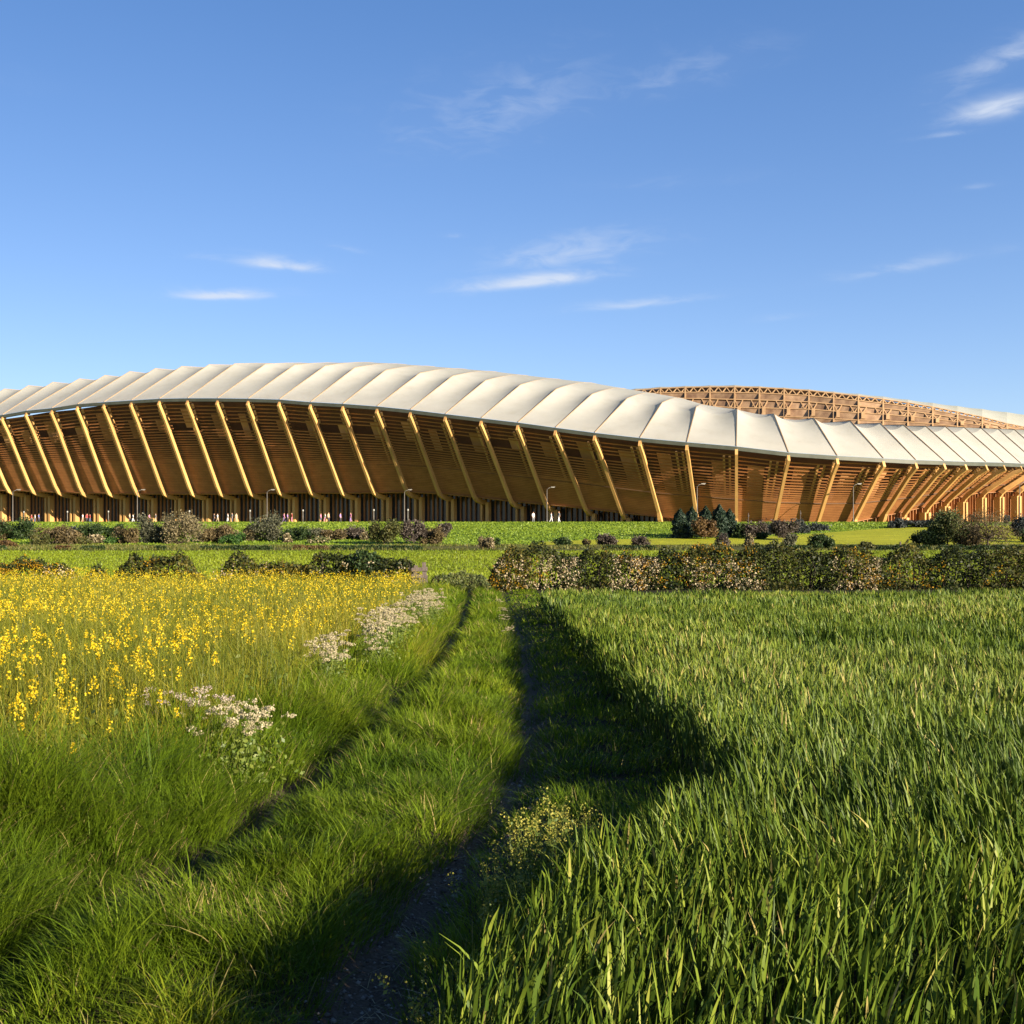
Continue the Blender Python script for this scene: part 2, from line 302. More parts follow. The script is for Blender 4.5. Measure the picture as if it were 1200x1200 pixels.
stadium = empty('stadium', (30, 190, 5.5))
tag(stadium, 'long timber-ribbed stadium with pleated white membrane roof on the green rise', 'stadium')
IV = np.array((30, 190, 5.5))
def sb(mb, name, m, smooth=False, parent=None):
    o = mb.build(name, m, None, smooth)
    o.data.transform(__import__('mathutils').Matrix.Translation((-30, -190, -5.5)))
    o.parent = parent or stadium
    return o
def lerp(a, b, t): return np.asarray(a) * (1 - t) + np.asarray(b) * t
srng = np.random.default_rng(5)
for i in range(NR):
    E, K, R, I, n, t = EV[i], KN[i].copy(), RG[i], INR[i], N3[i], T3[i]
    up = np.array((0, 0, 1.0)); room = K[2] - ZG[i]
    # leaning rib: hooked head under the gutter, shaft, curved knee running back to the pillars
    head = E - up * .75 - n * .15
    pts = [head + n * .9 + up * .15, head + n * .25 + up * .1, head - up * .35 - n * .05]
    Kf = K - n * .25
    pts += [lerp(head, Kf, f) for f in (.2, .5, .8, .93)]
    ws = [.4, .42, .42, .42, .44, .46, .46]; ds = [.5, .55, .6, .62, .64, .68, .7]
    if room > 1.3:
        back = min(4.6, 1.2 + room * .8) if i < 27 else .55
        if i < 27: pts += [Kf + n * .35 - up * .25, Kf + n * 1.3 - up * .62, Kf + n * (back * .6) - up * .85, Kf + n * back - up * .95]; ws += [.46] * 4; ds += [.75, .8, .8, .8]
        else: pts += [Kf + n * .2 - up * .3, Kf + n * .5 - up * .9]; ws += [.46] * 2; ds += [.7, .7]
        for s in (-.62, .5):
            m = MB(); wd = .34 if s < 0 else .6
            pc = Kf + n * back + t * s
            m.hexa([np.r_[(pc + t * a * wd / 2 + n * b * .55)[:2], zz] for zz in (ZG[i] - .6, Kf[2] - .9) for a, b in ((-1, -1), (1, -1), (1, 1), (-1, 1))])
            sb(m, 'pillar', M_RIB)
    else:
        pts += [np.r_[Kf[:2], ZG[i] - .5] if room < .4 else Kf - up * .2]; ws += [.62]; ds += [1.1]
        if room >= .4: pts += [np.r_[(Kf + n * .9)[:2], ZG[i] - .5]]; ws += [.62]; ds += [1.]
    m = MB(); m.sweep(pts, t, ws, ds); rib = sb(m, 'rib', M_RIB)
    # stepped strut behind the rib head
    m = MB(); a = head + n * 1.3 - up * .2; b = lerp(head, Kf, .2) + n * .9
    for f in (0, .36, .7): m.bar(lerp(a, b, f), lerp(a, b, f + .24), t, .34, .45)
    st = sb(m, 'strut', M_RIB); st.parent = rib; st.matrix_parent_inverse = rib.matrix_basis.inverted()
    # roof rib along the pleat
    m = MB(); ro = np.cross(t, R - E); ro /= np.linalg.norm(ro); ro *= np.sign(ro[2])
    m.sweep([E + ro * .05, lerp(E, R, .5) + ro * .08, R + up * .04] + [roof_top(i, v) + up * .01 for v in (.15, .3, .5, .7, .85, 1.0, 1.2, 1.35)], t, [.11, .10] + [.08] * 9, [.11] * 3 + [.07] * 8)
    sb(m, 'roof_rib', M_SEAM)
    if i == NR - 1: break
    E1, K1, R1, I1, n1 = EV[i + 1], KN[i + 1], RG[i + 1], INR[i + 1], N3[i + 1]
    nm = (n + n1) / 2
    # membrane: front pleat then the upper roof, sagging between the ribs
    U = np.linspace(0, 1, 11)
    fn = np.cross(E1 - E, R - E); fn /= np.linalg.norm(fn); fn *= np.sign(fn[2])
    sg = 1.0 if i >= 12 else .7
    rows = []
    for v in np.linspace(0, 1, 8):
        rows.append([lerp(lerp(E, R, v), lerp(E1, R1, v), u) - (fn * .5 + up * .5) * 4 * u * (1 - u) * sg * (v ** 1.2) for u in U])
    m = MB(); m.grid(rows)
    rows2 = [rows[-1]]
    for v in (.06, .12, .2, .3, .42, .55, .7, .85, 1.0, 1.15, 1.35):
        rows2.append([lerp(roof_top(i, v), roof_top(i + 1, v), u) - up * 4 * u * (1 - u) * sg * max(0, 1 - v / .6) ** 1.2 for u in U])
    pan = sb(m, 'roof_pleat', M_MEM, True)
    m = MB(); m.grid(rows2); sb(m, 'roof_panel', M_MEM, True)
    # gutter
    m = MB()
    q = [E - n * .05, E1 - n1 * .05, E1 + n1 * .5, E + n * .5]
    m.hexa([p - up * .62 for p in q] + [p - up * .04 for p in q]); sb(m, 'gutter', M_GUT)
    # louvre screen: closed boarding at the foot, opening out upwards
    m = MB(); A0, A1 = K + n * .95, K1 + n1 * .95; B0, B1 = E + n * 1.2 - up * .7, E1 + n1 * 1.2 - up * .7
    Lh = (np.linalg.norm(B0 - A0) + np.linalg.norm(B1 - A1)) / 2; s = 0.0
    m.hexa([lerp(A0, B0, -.02), lerp(A1, B1, -.02), lerp(A1, B1, -.02) + n1 * .2, lerp(A0, B0, -.02) + n * .2] +
           [lerp(A0, B0, .04), lerp(A1, B1, .04), lerp(A1, B1, .04) + n1 * .2, lerp(A0, B0, .04) + n * .2])
    s = .04 * Lh + .03
    hole = srng.random() < .5 and i < 24
    while s < Lh - .3:
        fr = s / Lh
        if fr < .36: h, pitch = .30, .345
        else:
            g = (fr - .36) / .64; h, pitch = .27 - .06 * g, .38 + .42 * g
        f0, f1 = s / Lh, (s + h) / Lh
        if not (hole and .70 < fr < .78):
            m.hexa([lerp(A0, B0, f0), lerp(A1, B1, f0), lerp(A1, B1, f0) + n1 * .1, lerp(A0, B0, f0) + n * .1] +
                   [lerp(A0, B0, f1), lerp(A1, B1, f1), lerp(A1, B1, f1) + n1 * .1, lerp(A0, B0, f1) + n * .1])
        s += pitch
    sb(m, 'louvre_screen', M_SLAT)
    # posts and pale panels standing behind the louvres
    m = MB(); top = .93
    for u in (.70 + .04 * srng.random(), .84 + .03 * srng.random()):
        a = lerp(lerp(A0, A1, u), lerp(B0, B1, u), .33) + nm * .25; b = lerp(lerp(A0, A1, u), lerp(B0, B1, u), top) + nm * .25
        m.bar(a, b, t, .3, .25)
    sb(m, 'post', M_RIB)
    m = MB()
    u0 = .18 + .3 * srng.random(); u1 = u0 + .22 + .15 * srng.random(); f0 = .55 + .2 * srng.random() if i < 22 else .3; f1 = .8 + .14 * srng.random()
    cs = [lerp(lerp(A0, A1, u), lerp(B0, B1, u), f) + nm * .9 for u, f in ((u0, f0), (u1, f0), (u1, f1), (u0, f1))]
    m.hexa([cs[0], cs[1], cs[1] + nm * .15, cs[0] + nm * .15, cs[3], cs[2], cs[2] + nm * .15, cs[3] + nm * .15])
    sb(m, 'screen_panel', M_PANEL)
    # inner wall of the concourse, and a floor between
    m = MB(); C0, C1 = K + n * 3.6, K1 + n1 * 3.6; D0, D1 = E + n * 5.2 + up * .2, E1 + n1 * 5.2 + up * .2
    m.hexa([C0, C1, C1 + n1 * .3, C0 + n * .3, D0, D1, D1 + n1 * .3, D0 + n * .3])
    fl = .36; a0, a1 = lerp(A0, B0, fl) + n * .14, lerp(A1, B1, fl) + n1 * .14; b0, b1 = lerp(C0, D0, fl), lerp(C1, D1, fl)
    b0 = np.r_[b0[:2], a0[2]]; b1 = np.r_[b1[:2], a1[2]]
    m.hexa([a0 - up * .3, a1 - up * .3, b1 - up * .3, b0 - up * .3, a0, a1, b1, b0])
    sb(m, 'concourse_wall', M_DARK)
    rm0, rm1 = K[2] - ZG[i], K1[2] - ZG[i + 1]
    if max(rm0, rm1) > .1:
        dg = 5.4 if i < 24 and min(rm0, rm1) > .25 else 1.5; g0, g1 = K + n * dg, K1 + n1 * dg
        m = MB(); m.hexa([K + n * .7 - up * .12, K1 + n1 * .7 - up * .12, g1 + n1 * .4 - up * .12, g0 + n * .4 - up * .12,
                          K + n * .7 - up * .02, K1 + n1 * .7 - up * .02, g1 + n1 * .4 - up * .02, g0 + n * .4 - up * .02])
        sb(m, 'soffit', M_SOF)
        wood = i >= 24 or min(rm0, rm1) <= .25
        z0, z1 = ZG[i] - .6, ZG[i + 1] - .6
        m = MB(); m.hexa([np.r_[g0[:2], z0], np.r_[g1[:2], z1], np.r_[(g1 + n1 * .2)[:2], z1], np.r_[(g0 + n * .2)[:2], z0],
                          g0 - up * .13, g1 - up * .13, g1 + n1 * .2 - up * .13, g0 + n * .2 - up * .13])
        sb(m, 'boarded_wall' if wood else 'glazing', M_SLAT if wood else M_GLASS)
        m = MB()
        for k in range(7):
            u = (k + .5) / 7; pb = lerp(g0, g1, u) - nm * .22; zb = lerp(z0, z1, u)
            tt = (E1 - E); tt[2] = 0; tt /= np.linalg.norm(tt); wd = .14 if not wood else .1
            m.hexa([np.r_[(pb + tt * a * wd / 2 + nm * b * .2)[:2], zz] for zz in (zb, pb[2] - .16) for a, b in ((-1, -1), (1, -1), (1, 1), (-1, 1))])
        sb(m, 'mullions', M_MUL)

# far stand: timber lattice over the inner edge, white membrane behind it
FPXs = np.arange(716, 1330, 29.0)
YA = np.interp(FPXs, [716, 870, 1000, 1100, 1190, 1330], [263, 250, 240, 235, 231, 229])
rA = np.interp(FPXs, [716, 740, 760, 790, 820, 860, 900, 950, 1000, 1050, 1100, 1150, 1182, 1240, 1330], [461, 457.5, 455.5, 454, 453.2, 453, 454, 457.5, 463, 469.5, 478, 488.5, 497, 508, 516])
rB = rA + np.interp(FPXs, [716, 870, 1000, 1182, 1330], [30, 44, 36, 14, 8])
rC = np.interp(FPXs, [716, 760, 860, 1000, 1040, 1100, 1150, 1200, 1330], [460.5, 455, 452.4, 462, 466, 473, 479, 485.5, 500])
def pt(px, row, Y): return np.array(((px - 600) / FPX * Y, Y, EYE + (HZ - row) * Y / FPX))
FA = [pt(p, r, y) for p, r, y in zip(FPXs, rA, YA)]
FB = [pt(p, r, y - 5.5) for p, r, y in zip(FPXs, rB, YA)]
FC = [pt(p, r, y + 9) for p, r, y in zip(FPXs, rC, YA)]
upv = np.array((0, 0, 1.0))
for j in range(len(FPXs) - 1):
    A0, A1, B0, B1, C0, C1 = FA[j], FA[j + 1], FB[j], FB[j + 1], FC[j], FC[j + 1]
    fr = np.cross(A1 - A0, B0 - A0); fr /= np.linalg.norm(fr); fr *= -np.sign(fr[1])
    # boards
    m = MB(); bk = -fr * .5
    for v0, v1 in ((.19, .33), (.40, .56), (.60, .80), (.84, 1.0)):
        m.hexa([lerp(A0, B0, v1) + bk, lerp(A1, B1, v1) + bk, lerp(A1, B1, v1) + bk * 1.4, lerp(A0, B0, v1) + bk * 1.4,
                lerp(A0, B0, v0), lerp(A1, B1, v0), lerp(A1, B1, v0) + bk * .4, lerp(A0, B0, v0) + bk * .4])
    sb(m, 'lattice_boards', M_LATD)
    m = MB(); side = fr
    for v in (.015, .17, .36, .58, .82): m.bar(lerp(A0, B0, v), lerp(A1, B1, v), side, .22, .26)
    for k in range(3):
        u0, u1 = k / 3, (k + 1) / 3; um = (u0 + u1) / 2
        for (v0, v1) in ((.02, .17), (.36, .58)) if k % 2 == 0 else ((.02, .17),):
            P0 = lerp(lerp(A0, A1, u0), lerp(B0, B1, u0), v0); P1 = lerp(lerp(A0, A1, um), lerp(B0, B1, um), v1); P2 = lerp(lerp(A0, A1, u1), lerp(B0, B1, u1), v0)
            m.bar(P0, P1, side, .16, .2); m.bar(P1, P2, side, .16, .2)
    m.bar(A0, B0, side, .26, .3)
    for u in (.18,): m.bar(lerp(lerp(A0, A1, u), lerp(B0, B1, u), .58) + fr * .3, lerp(lerp(A0, A1, u), lerp(B0, B1, u), .8) + fr * .3, side, .25, .7)
    sb(m, 'lattice_truss', M_LATT)
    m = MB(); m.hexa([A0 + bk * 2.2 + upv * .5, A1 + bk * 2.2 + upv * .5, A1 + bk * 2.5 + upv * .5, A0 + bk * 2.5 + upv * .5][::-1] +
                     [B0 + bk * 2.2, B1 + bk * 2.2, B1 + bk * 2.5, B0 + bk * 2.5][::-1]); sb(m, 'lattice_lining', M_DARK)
    U = np.linspace(0, 1, 9)
    m = MB(); m.grid([[lerp(lerp(A0, C0, v), lerp(A1, C1, v), u) + upv * (.35 * math.sin(v * math.pi) - .12 * 4 * u * (1 - u)) for u in U] for v in np.linspace(0, 1, 6)])
    sb(m, 'far_roof_panel', M_MEM, True)

# ------------------------------------------------------------------ ground and fields
def stations():
    a = np.concatenate([np.arange(1.0, 9, .06), np.arange(9, 20, .14), np.arange(20, 42, .3), np.arange(42, 160, 1.5), [42, 60, 85, 102, 150, 160, 200, 260, 330, 420, 700, 1300, 3000]])
    return np.unique(np.concatenate([[-60, -20, -5, 0], a]))
YS = stations()
xs = np.concatenate([np.arange(-4.5, 3.5, .06), np.arange(3.5, 22, .5), np.arange(-22, -4.5, .5), [-2500, -800, -300, -150, -80, -45, -30, 28, 45, 80, 150, 300, 800, 2500]])
xs = np.unique(xs.round(4))
def sheet_np(x2, y2, dz=0.0):
    z = H(x2, y2) + dz
    V = np.stack([x2, y2, z], -1).reshape(-1, 3); r, c = x2.shape
    idx = np.arange(r * c).reshape(r, c)
    return V, np.stack([idx[:-1, :-1], idx[:-1, 1:], idx[1:, 1:], idx[1:, :-1]], -1).reshape(-1, 4)
def soil_mat():
    m, nt, out = new_mat('field_soil'); L = nt.links
    geo = N(nt, 'ShaderNodeNewGeometry'); at_ = N(nt, 'ShaderNodeAttribute', attribute_name='tint')
    a = N(nt, 'ShaderNodeTexNoise', Scale=3.0, Detail=8.0, Roughness=.7); L.new(geo.outputs['Position'], a.inputs[0])
    c = N(nt, 'ShaderNodeTexNoise', Scale=55.0, Detail=4.0, Roughness=.7); L.new(geo.outputs['Position'], c.inputs[0])
    hum = ramp(nt, [(.3, (.013, .012, .007)), (.7, (.028, .025, .013))]); L.new(a.outputs['Fac'], hum.inputs[0])
    dirt = ramp(nt, [(.25, (.055, .038, .025)), (.5, (.115, .082, .056)), (.75, (.20, .155, .115))]); L.new(c.outputs['Fac'], dirt.inputs[0])
    mx = N(nt, 'ShaderNodeMix', data_type='RGBA'); L.new(at_.outputs['Fac'], mx.inputs[0]); L.new(hum.outputs[0], mx.inputs[6]); L.new(dirt.outputs[0], mx.inputs[7])
    p = N(nt, 'ShaderNodeBsdfPrincipled', Roughness=.95); p.inputs['Specular IOR Level'].default_value = .1; L.new(mx.outputs[2], p.inputs['Base Color'])
    b = N(nt, 'ShaderNodeBump', Strength=.8, Distance=.02); L.new(c.outputs['Fac'], b.inputs['Height']); L.new(b.outputs[0], p.inputs['Normal'])
    L.new(p.outputs[0], out.inputs[0]); return m
M_SOIL = soil_mat()
X2, Y2 = np.meshgrid(xs, YS)
V, F = sheet_np(X2, Y2)
RUT = np.clip(np.exp(-((X2 - right_rut(Y2)) / .24) ** 2) + np.exp(-((X2 - left_rut(Y2)) / .16) ** 2), 0, 1) * (Y2 < 42)
tag(np_obj('ground', V, F, M_SOIL, smooth=True, tint=RUT.ravel()), 'dark earth under the crops and fields with two wheel ruts', 'ground', kind='structure')
def field_mat(name, c1, c2, c3, sc=.35, st=(.35, 1.6, 1), fine=1.6):
    m, nt, out = new_mat(name); L = nt.links
    geo = N(nt, 'ShaderNodeNewGeometry'); mp = N(nt, 'ShaderNodeMapping'); mp.inputs['Scale'].default_value = st
    L.new(geo.outputs['Position'], mp.inputs[0])
    a = N(nt, 'ShaderNodeTexNoise', Scale=sc, Detail=8.0, Roughness=.7); L.new(mp.outputs[0], a.inputs[0])
    r = ramp(nt, [(.30, c1), (.5, c2), (.70, c3)]); L.new(a.outputs['Fac'], r.inputs[0])
    b = N(nt, 'ShaderNodeTexNoise', Scale=fine, Detail=6.0, Roughness=.8); L.new(mp.outputs[0], b.inputs[0])
    r2 = ramp(nt, [(.3, (.55, .60, .5)), (.7, (1.35, 1.28, 1.2))]); L.new(b.outputs['Fac'], r2.inputs[0])
    mx = N(nt, 'ShaderNodeMix', data_type='RGBA', blend_type='MULTIPLY'); mx.inputs[0].default_value = 1
    L.new(r.outputs[0], mx.inputs[6]); L.new(r2.outputs[0], mx.inputs[7])
    p = N(nt, 'ShaderNodeBsdfPrincipled', Roughness=.85); p.inputs['Specular IOR Level'].default_value = .15
    L.new(mx.outputs[2], p.inputs['Base Color'])
    bp = N(nt, 'ShaderNodeBump', Strength=.7, Distance=.25); L.new(b.outputs['Fac'], bp.inputs['Height']); L.new(bp.outputs[0], p.inputs['Normal'])
    L.new(p.outputs[0], out.inputs[0]); return m
def field(name, y0, y1, xl, xr, mat, dz, label, nx=2):
    ys = YS[(YS > y0) & (YS < y1)]; ys = np.unique(np.r_[y0, ys, y1])
    a = np.array([xl(y) if callable(xl) else xl for y in ys]); b = np.array([xr(y) if callable(xr) else xr for y in ys])
    u = np.linspace(0, 1, nx); x2 = a[:, None] * (1 - u) + b[:, None] * u; y2 = np.repeat(ys[:, None], nx, 1)
    V, F = sheet_np(x2, y2, dz)
    return tag(np_obj(name, V, F, mat), label, 'field', kind='structure')
M_MEAD = field_mat('meadow_grass', (.115, .145, .007), (.17, .195, .010), (.24, .245, .014))
M_ROUGH = field_mat('rough_grass', (.040, .048, .010), (.075, .078, .015), (.13, .11, .028), sc=.2, st=(.25, 1.5, 1))
M_PAST = field_mat('pasture_grass', (.065, .125, .010), (.125, .205, .014), (.20, .27, .026), sc=.1, st=(.22, 1.2, 1), fine=.9)
M_LIGHT = field_mat('spring_crop', (.22, .245, .012), (.28, .295, .016), (.34, .34, .022), sc=.1, st=(.2, 1.2, 1))
field('meadow', 41.5, 85, -150, 150, M_MEAD, .012, 'bright green meadow between the hedges and the rough strip')
field('rough_strip', 84.5, 103, -180, 180, M_ROUGH, .024, 'olive rough grass strip dotted with low bushes')
field('hill_pasture', 102.5, 300, -400, 400, M_PAST, .012, 'green pasture rising to the foot of the stadium')
def x_light(y):
    r = float(row_of(y)); return (float(np.interp(r, [614.5, 616, 618, 622, 626, 630, 632.5, 635, 640], [1100, 1095, 1060, 1000, 950, 880, 700, 640, 615])) - 600) / FPX * y
field('spring_crop_field', 103, Y_at(616.2), x_light, lambda y: 600 / FPX * y + 12, M_LIGHT, .03, 'pale yellow-green crop field wedge below the stadium on the right')
# ------------------------------------------------------------------ crops and grass (blades)
def blades(base, h, wid, azm, lean, curve, seg, tint, twist=.7):
    n = len(base); t = np.linspace(0, 1, seg + 1)
    d = np.c_[np.cos(azm), np.sin(azm)]
    out = (lean[:, None] * t + curve[:, None] * t ** 2) * h[:, None]
    z = h[:, None] * (t - .32 * np.minimum(curve[:, None], 1.2) * t ** 3)
    c = np.empty((n, seg + 1, 3)); c[..., 0] = base[:, None, 0] + d[:, None, 0] * out; c[..., 1] = base[:, None, 1] + d[:, None, 1] * out; c[..., 2] = base[:, None, 2] + z
    wa = azm + np.pi / 2 + rng.uniform(-twist, twist, n)
    wv = np.c_[np.cos(wa), np.sin(wa), np.zeros(n)]
    pr = (1 - t ** 2.2) * .94 + .06
    o = wv[:, None, :] * (wid[:, None] * pr)[..., None] / 2
    V = np.stack([c - o, c + o], 2).reshape(-1, 3)
    b = (np.arange(n) * 2 * (seg + 1))[:, None] + (np.arange(seg) * 2)[None]
    F = np.stack([b, b + 1, b + 3, b + 2], -1).reshape(-1, 4)
    return V, F, np.repeat(tint, 2 * (seg + 1))
class Acc:
    def __init__(s): s.V = []; s.F = []; s.T = []; s.M = []; s.n = 0
    def add(s, V, F, T, mi=0):
        s.V.append(V); s.F.append(F + s.n); s.T.append(T); s.M.append(np.full(len(F), mi)); s.n += len(V)
    def build(s, name, mats, parent=None):
        return np_obj(name, np.concatenate(s.V), np.concatenate(s.F), mats, parent, np.concatenate(s.T), np.concatenate(s.M))
def scatter(x0, x1, y0, y1, dens):
    n = int((x1 - x0) * (y1 - y0) * dens); return rng.uniform(x0, x1, n), rng.uniform(y0, y1, n)
def quads(c, size, up_bias=0.0, aspect=1.0, tint=None, nrm=None):
    """leaf-shaped rhombi at points c, random tilt"""
    n = len(c); a = rng.normal(size=(n, 3)); a /= np.linalg.norm(a, axis=1)[:, None]
    b = rng.normal(size=(n, 3)); b[:, 2] += up_bias; b -= a * (a * b).sum(1)[:, None]; b /= np.linalg.norm(b, axis=1)[:, None]
    s = np.broadcast_to(np.asarray(size, float), (n,))[:, None]
    V = np.stack([c - b * s * .55, c + a * s * .32 * aspect - b * s * .08, c + b * s * .55, c - a * s * .32 * aspect - b * s * .08], 1).reshape(-1, 3)
    F = np.arange(4 * n).reshape(n, 4)
    if tint is None: tint = rng.random(n)
    return V, F, np.repeat(tint, 4)

# wheat
M_WHEAT = leaf_mat('wheat_leaf', [(0, (.013, .027, .004)), (.4, (.044, .080, .008)), (.75, (.115, .158, .015)), (.93, (.23, .24, .04)), (1, (.30, .24, .08))], trans=.15, rough=.5, spec=.16)
wh = Acc()
for (y0, y1, dn, wd, seg, hm) in ((1.5, 4, 1900, .0105, 4, 1), (4, 7, 1900, .011, 4, 1), (7, 12, 1350, .0135, 3, 1), (12, 20, 800, .019, 3, 1), (20, 27.2, 420, .028, 2, 1)):
    x, y = scatter(-.2, .5 * y1 + 1.5, y0, y1, dn)
    ed = wheat_edge(y) + (vnoise(x * 0, y, 2.2, 8) - .5) * .22
    k = (x > ed) & (x < .5 * y + 1.5); x, y, ed = x[k], y[k], ed[k]
    # sowing gaps and slight lodging
    g = vnoise(x, y, 1.6, 21); k = rng.random(len(x)) < .45 + .75 * g; x, y, ed, g = x[k], y[k], ed[k], g[k]
    n = len(x)
    h = (.43 + .11 * rng.random(n)) * (.88 + .24 * vnoise(x, y, .8, 22)) * (.7 + .3 * smooth01((x - ed) / .15))
    h *= np.where(rng.random(n) < .22, .75, 1)
    a = 2 * np.pi * vnoise(x, y, .35, 23) + rng.normal(0, 1.3, n)
    cv = np.abs(rng.normal(.12, .16, n)); cv = np.where(rng.random(n) < .05, cv + .35, cv)
    ti = np.clip(.22 + .36 * rng.random(n) + .35 * (vnoise(x, y, .5, 24) - .5) + .2 * (h > .45), 0, .94); ti = np.where(rng.random(n) < .012, 1.0, ti)
    # leaves leave the stem at different heights: short upright tips over a dark interior
    lf = rng.random(n) < .82; hb = np.where(lf, h * rng.uniform(.50, .80, n), 0); hl = np.where(lf, np.maximum(h - hb, .10), h * .85)
    ti = np.clip(ti + rng.normal(0, .12, n), 0, 1)
    wh.add(*blades(np.c_[x, y, H(x, y) + hb], hl, wd * np.where(lf, 1, .5) * rng.uniform(.6, 1.35, n), a, rng.uniform(.02, .30, n), cv * 1.1, seg, ti, 1.4))
tag(wh.build('wheat_crop', [M_WHEAT]), 'dense knee-high green wheat filling the right foreground', 'wheat', kind='stuff')

# grass of the verge and the middle of the track
M_GRASS = leaf_mat('verge_grass', [(0, (.042, .078, .005)), (.4, (.108, .165, .009)), (.75, (.185, .238, .014)), (.93, (.31, .29, .03)), (1, (.38, .30, .11))], trans=.36, rough=.55, spec=.12, patch=(.9, (.72, .82, .7)))
gr = Acc()
for (y0, y1, dn, wd, seg) in ((1.8, 4.5, 6000, .0042, 4), (4.5, 7, 5000, .0050, 4), (7, 11, 2900, .0062, 3), (11, 18, 1350, .0092, 3), (18, 28, 600, .014, 2), (28, 41, 300, .021, 2)):
    x, y = scatter(-3.6 if y0 > 6 else -.5 * y1 - 1.2, 1.5, y0, y1, dn)
    rr, lr, we, re = right_rut(y), left_rut(y), wheat_edge(y), rape_edge(y)
    dr, dl = np.abs(x - rr), np.abs(x - lr)
    jit = (vnoise(x, y, 3, 31) - .5) * .12
    k = (x < we + .15) & ((x > re - .35 + jit) | (y < 6.5 + jit * 3)) & (dr > .07 + .085 * smooth01((6.5 - y) / 2.5) - .05 * (rng.random(len(x)) < .25) + jit * .7) & ((dl > .13 + jit * 1.1 - .09 * (rng.random(len(x)) < .3)) | ((vnoise(x * 0, y, 1.1, 36) > .8) & (rng.random(len(x)) < .4)))
    # thin ground between the rut and the wheat
    k &= ~((x > rr) & (rng.random(len(x)) > .5))
    x, y, rr, lr, we, re = [q[k] for q in (x, y, rr, lr, we, re)]; n = len(x)
    tuft = vnoise(x, y, 2.8, 32) * .55 + vnoise(x, y, 7.5, 33) * .45
    h = (.045 + .40 * tuft ** 1.9) * rng.uniform(.55, 1.2, n)
    h = np.where(x < lr, h * 1.25 + .05, h); h = np.where((x > rr), h * .55, h)
    h *= np.where(x < rr, 1, 1)
    h *= 1 + .6 * smooth01((-1.75 - x) / .4) * smooth01((y - 5.2) / .5) * smooth01((7.0 - y) / .4)
    h *= 1 + .35 * smooth01((re + .5 - x) / .6) * (y > 5)
    edge = np.minimum(np.abs(x - rr), np.abs(x - lr)); h *= .8 + .2 * smooth01((edge - .08) / .22); h *= np.where(x > lr, .64 + .36 * smooth01((x - lr - .1) / .35), 1) * np.where(y < 7, .88, 1)
    # grass leans over into the ruts, elsewhere it is combed by the wind
    a = np.pi * 2.4 * vnoise(x, y, 1.3, 34) + rng.normal(0, 1.25, n)
    toward = np.where(x < rr - .0, np.where(x > (rr + lr) / 2, 0.0, np.where(x > lr, np.pi, 0.0)), np.pi)
    near_e = smooth01((.42 - edge) / .3); a = np.where(rng.random(n) < near_e * .75, toward + rng.normal(0, .6, n), a)
    cv = rng.uniform(.15, .95, n) * (.6 + .8 * vnoise(x, y, 1.3, 35))
    ti = np.clip(.30 + .38 * rng.random(n) + .6 * (vnoise(x, y, .9, 37) - .5) + .35 * (tuft - .5), 0, .92)
    ti = np.where(rng.random(n) < .035 + .10 * (vnoise(x, y, 1.7, 38) > .75), 1, ti)
    gr.add(*blades(np.c_[x, y, H(x, y) - .01], h, wd * np.where(rng.random(n) < .08, 1.9, 1) * rng.uniform(.6, 1.4, n), a, rng.uniform(.05, .45, n), cv, seg, ti))
tag(gr.build('verge_grass', [M_GRASS]), 'long sunlit green grass on the track and its left verge', 'grass', kind='stuff')

# short meadow sward and rough tufts beyond the hedges
M_SWARD = leaf_mat('meadow_blades', [(0, (.11, .16, .008)), (.6, (.17, .22, .012)), (1, (.23, .265, .02))], trans=.3)
sw = Acc(); x, y = scatter(-45, 45, 41.8, 84, 34); k = np.abs(x) < .5 * y + 2; x, y = x[k], y[k]; n = len(x)
sw.add(*blades(np.c_[x, y, H(x, y)], rng.uniform(.06, .17, n), rng.uniform(.05, .12, n), rng.uniform(0, 6.3, n), rng.uniform(0, .6, n), rng.uniform(0, .6, n), 1, np.clip(.5 * rng.random(n) + .5 * vnoise(x, y, .12, 41), 0, 1)))
tag(sw.build('meadow_sward', [M_SWARD]), 'short bright sward of the meadow beyond the hedges', 'grass', kind='stuff')
M_HILL = leaf_mat('hill_blades', [(0, (.105, .165, .012)), (.5, (.145, .205, .016)), (1, (.19, .245, .022))], trans=.25)
hs = Acc(); x, y = scatter(-95, 95, 102, 158, 9); k = (np.abs(x) < .49 * y + 3); x, y = x[k], y[k]
k = ~((x > np.array([x_light(q) for q in y])) & (y < 146)); x, y = x[k], y[k]; n = len(x)
hs.add(*blades(np.c_[x, y, H(x, y)], rng.uniform(.06, .2, n), rng.uniform(.12, .3, n), rng.uniform(0, 6.3, n), rng.uniform(0, .6, n), rng.uniform(0, .6, n), 1, np.clip(.35 * rng.random(n) + .9 * (vnoise(x, y * 2.5, .05, 45) * .6 + vnoise(x, y, .3, 46) * .4) - .15, 0, 1)))
tag(hs.build('hill_sward', [M_HILL]), 'grass sward covering the slope up to the stadium', 'grass', kind='stuff')
M_TUSS = leaf_mat('tussock', [(0, (.05, .07, .012)), (.6, (.10, .11, .02)), (1, (.19, .16, .05))], trans=.25)
tu = Acc(); x, y = scatter(-60, 60, 85, 102, 26); k = (np.abs(x) < .5 * y + 3) & (vnoise(x, y, .25, 43) > .42); x, y = x[k], y[k]; n = len(x)
tu.add(*blades(np.c_[x, y, H(x, y)], rng.uniform(.1, .3, n), rng.uniform(.06, .16, n), rng.uniform(0, 6.3, n), rng.uniform(0, .6, n), rng.uniform(0, .6, n), 1, rng.random(n)))
